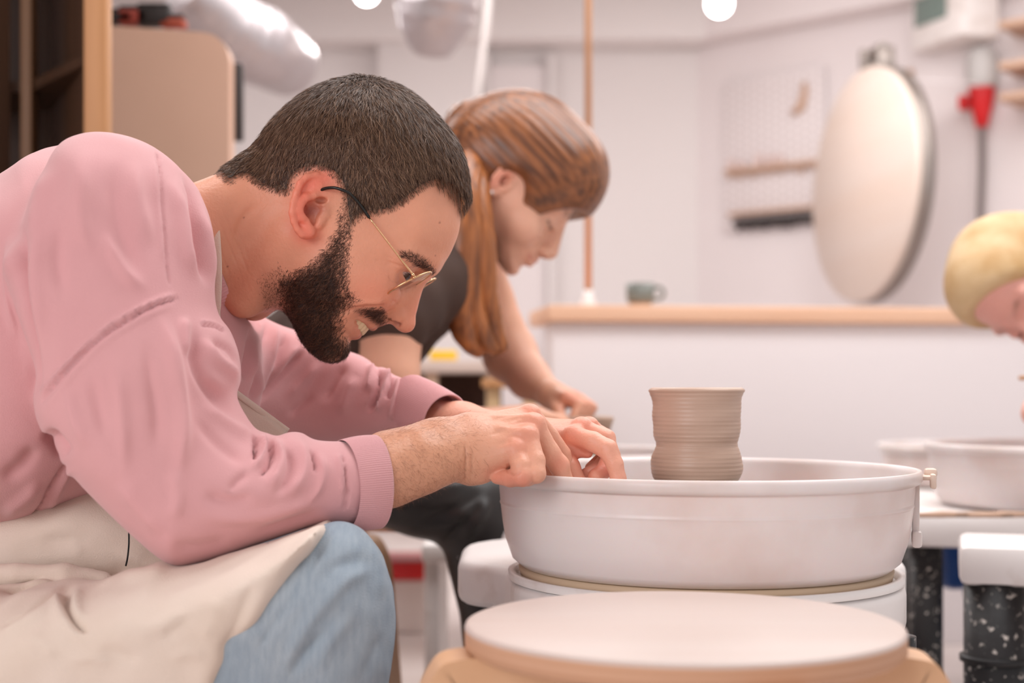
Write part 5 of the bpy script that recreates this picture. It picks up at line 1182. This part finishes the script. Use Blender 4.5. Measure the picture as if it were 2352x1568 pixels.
# ================================================================== the two potters further back
def generic_head(chin=1.0, open_neck=True, h=.0024):
    """adult head in its own frame: x forward, y sideways, z up, origin between the ear canals"""
    m = lambda pts: [(x*.001, (z if z > -25 else -25+(z+25)*chin)*.001) for x, z in pts]
    v = Vol((-.13, -.105, -.17), (.135, .105, .145), h)
    out = spline(m([(88, 62), (91, 40), (94, 22), (90, 8), (92, -12), (97, -28), (101, -38), (103, -43), (98, -49), (101, -55), (96, -64), (95, -72), (98, -84), (88, -96), (62, -92), (38, -80), (25, -95), (15, -150), (0, -200), (-70, -200), (-66, -110), (-62, -60), (-85, -20), (-99, 20), (-100, 60), (-82, 98), (-40, 122), (10, 130), (50, 115), (76, 92)]), 5, True)
    fl = lambda pts, c=.015: field([(x*.001, (z if z > -25 else -25+(z+25)*chin)*.001, w_*.001) for x, z, w_ in pts], c)
    v.inflate(out, fl([(-20, 60, 77), (-70, 50, 60), (40, 70, 68), (75, 60, 54), (50, 20, 66), (50, -8, 66), (85, 10, 42), (85, -15, 46), (20, -40, 62), (30, -75, 50), (85, -50, 34), (80, -80, 30), (-10, -60, 54), (-20, -140, 52), (-60, -60, 44)]),
              fl([(0, 90, 72), (80, 60, 45), (88, 10, 26), (95, -50, 22), (80, -90, 26), (0, -120, 48), (-70, 0, 60)]), const(0.0))
    L = lambda x, y, z: np.array([x, y, (z if z > -25 else -25+(z+25)*chin)])*.001
    for s in (-1, 1):
        v.ell(L(62, s*44, -22), (.022, .020, .022), None, .016); v.cap(L(86, s*14, 30), L(74, s*46, 32), .009, .009, .012)
        v.ell(L(91, s*35, 10), (.010, .013, .010), None, .010, 'sub'); v.ell(L(77, s*33, 9), (.0142, .0142, .0138), None, .006)
        v.cap(L(91.5, s*22, 3), L(86, s*44, 5), .0012, .0010, .002, 'sub')
        v.ell(L(103, s*11, -22), (.011, .007, .008), None, .005); v.cap(L(104, s*7, -27), L(109, s*6, -27), .003, .0025, .002, 'sub')
        v.chain([L(102, 0, -43), L(100, s*10, -43), L(92, s*22, -47)], [.0042, .0042, .002], .003); v.chain([L(100, 0, -54), L(98, s*10, -53), L(91, s*21, -48)], [.005, .0048, .002], .003)
        out2 = [(12, 12), (9, 28), (-2, 33), (-14, 28), (-18, 12), (-16, -8), (-8, -24), (2, -28), (7, -20), (8, -5)]
        v.inflate(m(spline(out2, 4, True)), const(.003), const(.004), (lambda X, Z: s*(.068+np.clip(.012-X, 0, .04)*.40)), .003)
        E = lambda x, z: np.array([x*.001, s*(.0705+max(0, 12-x)*.0004), z*.001])
        v.chain([E(4, -2), E(11, 12), (E(8, 27)), E(-2, 32), E(-13, 27), E(-17, 12), E(-15, -8), E(-8, -22)], [.003]*8, .0015)
        v.chain([E(2, 14), E(-8, 12), E(-10, 0), E(-5, -12)], [.003]*4, .003); v.ell(E(0, 0), (.008, .006, .009), None, .002, 'sub'); v.chain([E(9, 2), E(7, -8)], [.004, .0035], .003)
    v.cap(L(85, -14, 12), L(85, 14, 12), .0095, .0095, .004); v.cap(L(88, 0, -8), L(103, 0, -18), .011, .0085, .006); v.cap(L(90, 0, 6), L(103, 0, -8), .009, .008, .006); v.cap(L(93, 0, 20), L(110, 0, -12), .0075, .0085, .008); v.ell(L(111, 0, -17), (.0085, .009, .008), None, .006); v.cap(L(102, 0, -28), L(110, 0, -22), .006, .006, .004)
    V, Q = v.mesh(); return relax(V, Q, 1, .5), Q
def frame(org_, fwd, up, sc):
    fwd = np.array(fwd, float); fwd /= np.linalg.norm(fwd); up = np.array(up, float); up -= fwd*(up@fwd); up /= np.linalg.norm(up); lat = np.cross(up, fwd)
    M = np.eye(4); M[:3, 0] = fwd*sc; M[:3, 1] = lat*sc; M[:3, 2] = up*sc; M[:3, 3] = org_; return M
def xf(M, V): return V@M[:3, :3].T+M[:3, 3]
def face_col(V, base, lip, brow, chin=1.0, cheek=.25):
    c = skin_col(V, V, base); zc = lambda z: (z if z > -25 else -25+(z+25)*chin)
    L = lambda x, y, z: np.array([x, y, zc(z)])*.001
    for s in (-1, 1):
        c = tint(c, V, [L(104, 0, -44), L(92, s*20, -48), L(100, 0, -54)], .005, lip, .75)
        c = tint(c, V, [L(91, s*16, 31), L(86, s*34, 35), L(74, s*48, 30)], .0045, brow, .8); c = tint(c, V, [L(92, s*20, 4), L(88, s*36, 4), L(80, s*46, 7)], .0032, srgb(60, 36, 28)[:3], .85)
        c = tint(c, V, [L(65, s*52, -15)], .022, RED, cheek); c = tint(c, V, [L(-10, s*76, 25), L(-12, s*76, -15)], .014, RED, .5); c = tint(c, V, [L(104, s*8, -28), L(108, s*7, -28)], .0035, srgb(120, 50, 40)[:3], .7)
    return tint(c, V, [L(112, 0, -16)], .012, RED, .35)

# ---------------- woman
WY = 2.15
M_tee = mat('dark_brown_tee', srgb(74, 54, 45), .85, bump=(500, .3), vary=(8, srgb(66, 50, 45), .4, .7))
M_redhair = mat('copper_hair', srgb(150, 92, 54), .34, spec=.6, wave=((14, 130, 130), srgb(80, 46, 28), 1.0), bump=(60, .3))
M_tail = mat('copper_hair_tail', srgb(178, 108, 58), .36, spec=.6, wave=((110, 110, 9), srgb(96, 52, 26), .95), bump=(60, .3))
M_blackcloth = mat('black_satin_trousers', srgb(38, 33, 31), .42, spec=.5, bump=(300, .2))
GH, GQ = generic_head(.82)
Mw = frame(P(1160, 440, WY-.01), (.707, -.03, -.707), (.707, .04, .707), 1.03)
wc = face_col(GH, srgb(232, 178, 152), srgb(206, 116, 104)[:3], srgb(150, 100, 76)[:3], .82, .3)
v = Vol((-.55, 1.82, .36), (.22, 2.50, .97), .0042)
neckP = xf(Mw, np.array([[-.02, 0, -.10]]))[0]
tx, tz = P(985, 600, WY)[[0, 2]]
v.chain([neckP, (tx, WY, tz), (-.33, WY+.01, .60)], [.045, .065, .09], .04)
v.chain([(-.12, 2.02, .80), (-.165, 1.965, .735), P(893, 860, 1.95), P(905, 985, 1.95), P(1080, 985, 2.03), P(1215, 965, 2.10)], [.05, .044, .041, .036, .030, .024], .010)
v.chain([P(1085, 600, 2.27), P(1120, 690, 2.31), P(1172, 815, 2.30), P(1215, 868, 2.26), P(1262, 905, 2.21)], [.048, .041, .042, .033, .022], .012)
v.ell(P(1172, 815, 2.30), (.034, .034, .036), None, .02)
# far hand: fist over the clay, fingers bent down
def fist(v, wrist, knk, tips, r, k=.004):
    for i, (a, b) in enumerate(zip(knk, tips)):
        v.cap(wrist, a, .017, r*1.1, .012); mid = (np.array(a)+np.array(b))/2+np.array([.014, 0, .006]); v.chain([a, mid, b], [r*1.1, r, r*.85], .0015)
fist(v, P(1268, 908, 2.20), [P(1300, 912, 2.15), P(1318, 910, 2.17), P(1330, 916, 2.19), P(1336, 926, 2.21)], [P(1318, 962, 2.13), P(1330, 966, 2.15), P(1338, 968, 2.17), P(1342, 964, 2.19)], .0092)
v.chain([P(1270, 915, 2.19), P(1282, 940, 2.15), P(1292, 966, 2.13)], [.014, .010, .008], .005)
fist(v, P(1215, 965, 2.10), [P(1250, 960, 2.07), P(1262, 962, 2.08), P(1270, 966, 2.09), P(1274, 972, 2.10)], [P(1262, 985, 2.07), P(1270, 988, 2.08), P(1278, 990, 2.09), P(1280, 992, 2.10)], .0085)
v.chain([P(1215, 970, 2.10), P(1245, 985, 2.06)], [.013, .009], .005)
# legs under the trousers
v.chain([(-.36, 2.02, .50), P(1060, 1160, 1.955)], [.06, .040], .02)
V1, Q1 = v.mesh()
v = Vol((-.50, 1.86, .0), (.10, 2.5, .56), .012); v.chain([(-.36, 2.28, .50), (-.02, 2.44, .48), (-.01, 2.44, .09)], [.06, .045, .035], .02); v.chain([P(1070, 1165, 1.955), (P(1150, 0, 1.95)[0], 1.955, .30), (P(1150, 0, 1.95)[0], 1.955, .09)], [.038, .034, .03], .02); v.chain([(-.36, 2.02, .5), (-.36, 2.28, .5)], [.07, .07], .02)
V2, Q2 = v.mesh()
wcol = lambda V: skin_col(V, V, srgb(228, 172, 144))
c1 = wcol(V1); c1 = tint(c1, V1, [P(1168, 825, 2.28), P(1200, 870, 2.24)], .03, srgb(206, 140, 122)[:3], .6); c1 = tint(c1, V1, [P(1310, 910, 2.14), P(1336, 920, 2.17)], .02, RED, .4)
MV, MQ, MC = merge([(xf(Mw, GH), GQ, wc), (V1, Q1, c1), (V2, Q2, wcol(V2))])
wom = mesh_obj('person', MV, MQ, M_skin); set_col(wom, MC); tag(wom, 'red-haired woman with a ponytail in a dark tee, leaning over her wheel', 'person')
# hair
v = Vol((-.15, -.12, -.12), (.13, .12, .165), .0026)
v.ell((-.008, 0, .048), (.116, .091, .105), None, 0); v.ell((-.06, 0, .02), (.065, .075, .075), None, .03); v.ell((.045, 0, .075), (.062, .078, .068), None, .03)
v.cap((-.085, 0, .035), (-.125, 0, .03), .034, .018, .03)
# cut away the face, ears and nape
v.ell((.125, 0, -.045), (.075, .125, .108), None, .006, 'sub'); v.ell((.012, -.1, -.035), (.036, .055, .062), None, .006, 'sub'); v.ell((.012, .1, -.035), (.036, .055, .062), None, .006, 'sub'); v.ell((-.01, 0, -.12), (.075, .13, .085), None, .01, 'sub')
V, Q = v.mesh(); V = relax(V, Q, 2, .5)
N = normals(V, Q); a = np.arctan2(V[:, 2]-.03, np.abs(V[:, 1])); V = V+N*(.0003*np.sin(a*46+V[:, 0]*30)+.0002*np.sin(a*97+1))[:, None]
wh_ = mesh_obj('hair', V, Q, M_redhair, wom); wh_.matrix_world = Matrix(Mw.tolist())
# hair tie and ponytail
tie = xf(Mw, np.array([[-.122, 0, .03]]))[0]
bm = bmesh.new(); r = bmesh.ops.create_uvsphere(bm, u_segments=16, v_segments=12, radius=.016); 
for q in bm.verts: q.co.x *= .6
o = bm_obj('hair_tie', bm, M_dark, wh_, True); o.location = (-.124, 0, .03)
tl = [tie, P(1085, 350, 2.10), P(1077, 430, 2.05), P(1080, 540, 2.03), P(1080, 640, 2.03), P(1088, 720, 2.04), P(1108, 780, 2.05), P(1134, 818, 2.06)]
tl = spline(tl, 6); rr = np.interp(np.linspace(0, 1, len(tl)), [0, .08, .25, .5, .75, .9, 1], [.014, .022, .029, .031, .029, .020, .006])
for k in range(7):
    r = np.random.default_rng(40+k); offs = np.array([r.normal()*.011, r.normal()*.010, 0]); q = tl+offs[None]*np.interp(np.linspace(0, 1, len(tl)), [0, .3, 1], [0, 1, 1.2])[:, None]
    q = q[:len(q)-r.integers(0, 5)] if k else q
    q[:, 0] += .005*np.sin(np.linspace(0, 5, len(q))+k)
    V, Fs = tube(q, rr[:len(q)]*(.62 if k else .8), 22); a = np.tile(np.arange(22), len(q)); V = V+np.array(vnoise(V, 22, k, 2)*.0015)[:, None]
    mesh_obj('ponytail_lock', V, Fs, M_tail, wom)
bm = bmesh.new(); bmesh.ops.create_uvsphere(bm, u_segments=12, v_segments=8, radius=.0034); o = bm_obj('earring', bm, mat('silver_stud', srgb(230, 225, 222), .2, metal=.9), wom, True); o.location = xf(Mw, np.array([[-.002, -.079, -.025]]))[0]
# tee
v = Vol((-.56, 1.84, .46), (.06, 2.50, .95), .0042)
v.chain([xf(Mw, np.array([[-.095, 0, -.165]]))[0], (tx, WY, tz), (-.34, WY+.01, .62)], [.050, .085, .12], .05)
v.chain([P(1060, 575, 2.26), P(1092, 625, 2.30)], [.056, .040], .03); v.chain([(-.11, 2.04, .80), (-.165, 1.965, .740)], [.066, .058], .05)
v.ell((tx-.02, WY, tz+.005), (.125, .165, .078), [[.75, 0, .66], [0, 1, 0], [-.66, 0, .75]], .04)
V, Q = v.mesh(); V = relax(V, Q, 2, .5); N = normals(V, Q); V = V+N*(vnoise(V, 9, 31, 2)*.003)[:, None]
mesh_obj('tee_shirt', V, Q, M_tee, wom)
# trousers
v = Vol((-.52, 1.84, .03), (.16, 2.55, .62), .0042)
tr = [(560, 1050), (700, 1050), (880, 1075), (1030, 1062), (1100, 1085), (1140, 1130), (1150, 1190), (1120, 1235), (1065, 1250), (960, 1237), (900, 1218), (820, 1195), (650, 1190), (560, 1190)]
v.inflate([tuple(P(a, b, 1.95)[[0, 2]]) for a, b in spline(tr, 4, True)], const(.078), const(.055), const(1.955), 0)
v.chain([(P(1090, 0, 1.95)[0], 1.955, P(0, 1165, 1.95)[2]), (P(1150, 0, 1.95)[0], 1.955, .30), (P(1150, 0, 1.95)[0], 1.955, .10)], [.056, .048, .042], .02)
v.chain([(-.36, 2.28, .51), (-.02, 2.44, .49), (-.01, 2.44, .10)], [.09, .062, .048], .02); v.chain([(-.37, 2.04, .53), (-.37, 2.26, .53)], [.10, .10], .04)
V, Q = v.mesh(); V = relax(V, Q, 2, .5); N = normals(V, Q); V = strokes(V, N, [([(900, 1180), (1000, 1130), (1100, 1100)], 16, 6, .3), ([(940, 1210), (1040, 1170), (1120, 1120)], 14, -6, .3), ([(1060, 1240), (1100, 1190), (1130, 1140)], 12, 5, .3), ([(1020, 1240), (1070, 1200), (1110, 1150)], 9, -5, .3)])
mesh_obj('trousers', V, Q, M_blackcloth, wom)
for x, y in ((P(1150, 0, 1.95)[0], 1.955), (-.01, 2.44)):
    v = Vol((x-.13, y-.07, -.01), (x+.22, y+.07, .15), .005); v.chain([(x-.05, y, .045), (x+.06, y, .042), (x+.12, y, .034)], [.042, .042, .034], .02); v.cap((x, y, .05), (x, y, .11), .044, .042, .02)
    zz = v.ax[2][None, None, :]; v.f = np.maximum(v.f, -(zz-.002)+0*v.f); V, Q = v.mesh(); mesh_obj('shoe', V, Q, M_dark, wom)
# clay under her hands
cx, cy = P(1318, 0, 2.15)[0], 2.15; V, Q = lathe([(0, .5245), (.055, .5245), (.060, .54), (.052, .560), (.056, .582), (.061, .594), (.057, .597), (.045, .590), (.04, .56), (0, .55)], 60, (cx, cy, 0), wob=lambda r, z, a: .001*np.sin(a*3+z*90))
tag(mesh_obj('clay_bowl', V, Q, M_clay_dk), 'low wet clay bowl under the red-haired woman\'s hands', 'bowl')

# ---------------- blond person, right edge
M_blond = mat('blond_cropped_hair', srgb(208, 178, 136), .6, bump=(260, .9), vary=(18, srgb(186, 148, 98), .42, .68))
M_tee3 = mat('pale_tee', srgb(214, 196, 190), .85, bump=(400, .3))
By = 2.33
fw = np.array([-.30, 0, -.954])*math.cos(.62)+np.array([0, -1, 0])*math.sin(.62); Mb = frame(P(2372, 646, By), fw, (-.96, .08, .276), 1.05)
bc_ = face_col(GH, srgb(222, 162, 148), srgb(196, 110, 100)[:3], srgb(120, 80, 60)[:3], .82, .35)
v = Vol((.70, 1.98, .44), (1.42, 2.72, .96), .006)
nk = xf(Mb, np.array([[-.03, 0, -.11]]))[0]
v.chain([nk, nk+np.array([.12, .06, -.02]), nk+np.array([.26, .10, -.12])], [.052, .10, .12], .05)
v.chain([nk+np.array([.10, -.10, 0]), nk+np.array([.07, -.16, -.12]), P(2480, 1010, 2.12), P(2400, 950, 2.14)], [.055, .045, .035, .022], .015)
v.chain([nk+np.array([.10, .22, 0]), nk+np.array([.07, .24, -.14]), (.98, 2.38, .60), (.90, 2.30, .585)], [.055, .045, .032, .02], .015)
fist(v, P(2400, 950, 2.14), [P(2372, 925, 2.13), P(2366, 935, 2.12), P(2364, 946, 2.11), P(2366, 957, 2.11)], [P(2376, 975, 2.13), P(2374, 980, 2.12), P(2372, 983, 2.12), P(2374, 986, 2.11)], .0095)
fist(v, (.90, 2.30, .585), [(.875, 2.27, .59), (.87, 2.285, .59), (.868, 2.30, .588), (.87, 2.315, .585)], [(.865, 2.26, .562), (.862, 2.28, .56), (.862, 2.30, .56), (.865, 2.315, .56)], .009)
V1, Q1 = v.mesh()
v = Vol((.95, 1.98, 0), (1.55, 2.75, .60), .012)
for y in (2.15, 2.55): v.chain([(1.42, y, .50), (1.10, y, .50), (1.12, y, .10)], [.07, .05, .035], .02)
v.cap((1.40, 2.2, .52), (1.40, 2.5, .52), .09, .09, .04); v.chain([nk+np.array([.26, .10, -.12]), (1.40, 2.4, .56)], [.11, .10], .04)
V2, Q2 = v.mesh(); sk3 = lambda V: skin_col(V, V, srgb(220, 164, 148))
MV, MQ, MC = merge([(xf(Mb, GH), GQ, bc_), (V1, Q1, sk3(V1)), (V2, Q2, sk3(V2))])
bl = mesh_obj('person', MV, MQ, M_skin); set_col(bl, MC); tag(bl, 'blond crop-haired person bending head-down into frame from the right edge', 'person')
v = Vol((-.13, -.11, -.10), (.13, .11, .15), .0026); v.ell((-.006, 0, .040), (.1025, .0805, .0935), None, 0); v.ell((.038, 0, .062), (.054, .070, .066), None, .03); v.ell((-.05, 0, .0), (.058, .066, .075), None, .03)
v.ell((.130, 0, -.010), (.088, .13, .112), None, .02, 'sub'); v.ell((.02, -.1, -.035), (.044, .05, .062), None, .006, 'sub'); v.ell((.01, .1, -.035), (.034, .05, .060), None, .006, 'sub'); v.ell((-.01, 0, -.125), (.085, .13, .085), None, .01, 'sub')
V, Q = v.mesh(); V = relax(V, Q, 1, .5); o = mesh_obj('hair', V, Q, M_blond, bl); o.matrix_world = Matrix(Mb.tolist())
v = Vol((.86, 1.94, .40), (1.56, 2.78, .92), .006)
v.chain([nk+np.array([.05, .02, -.01]), nk+np.array([.13, .06, -.03]), nk+np.array([.27, .10, -.13]), (1.40, 2.4, .54)], [.07, .12, .14, .13], .05)
v.chain([nk+np.array([.10, -.10, 0]), nk+np.array([.07, -.16, -.10])], [.075, .06], .04); v.chain([nk+np.array([.10, .22, 0]), nk+np.array([.07, .24, -.10])], [.075, .06], .04)
V, Q = v.mesh(); mesh_obj('tee_shirt', relax(V, Q, 2, .5), Q, M_tee3, bl)
v = Vol((.95, 1.98, .03), (1.6, 2.75, .66), .007)
for y in (2.15, 2.55): v.chain([(1.42, y, .50), (1.10, y, .50), (1.12, y, .10)], [.085, .062, .048], .02)
v.cap((1.40, 2.2, .52), (1.40, 2.5, .52), .105, .105, .04); V, Q = v.mesh(); mesh_obj('trousers', relax(V, Q, 2, .5), Q, mat('slate_trousers', srgb(70, 76, 88), .8), bl)
for y in (2.15, 2.55):
    v = Vol((.90, y-.07, -.01), (1.22, y+.07, .15), .005); v.chain([(1.16, y, .045), (1.05, y, .042), (1.0, y, .034)], [.042, .042, .034], .02); v.cap((1.12, y, .05), (1.12, y, .11), .044, .042, .02)
    zz = v.ax[2][None, None, :]; v.f = np.maximum(v.f, -(zz-.002)+0*v.f); V, Q = v.mesh(); mesh_obj('shoe', V, Q, M_dark, bl)
c = P(2350, 868, 2.13); tag(tube_obj('shaping_tool', [c+np.array([-.006, 0, 0]), c+np.array([.03, 0, .002]), c+np.array([.07, 0, -.05])], [.003, .006, .006], M_oak, n=10), 'short wooden shaping tool in the blond person\'s hand, right frame edge', 'tool')
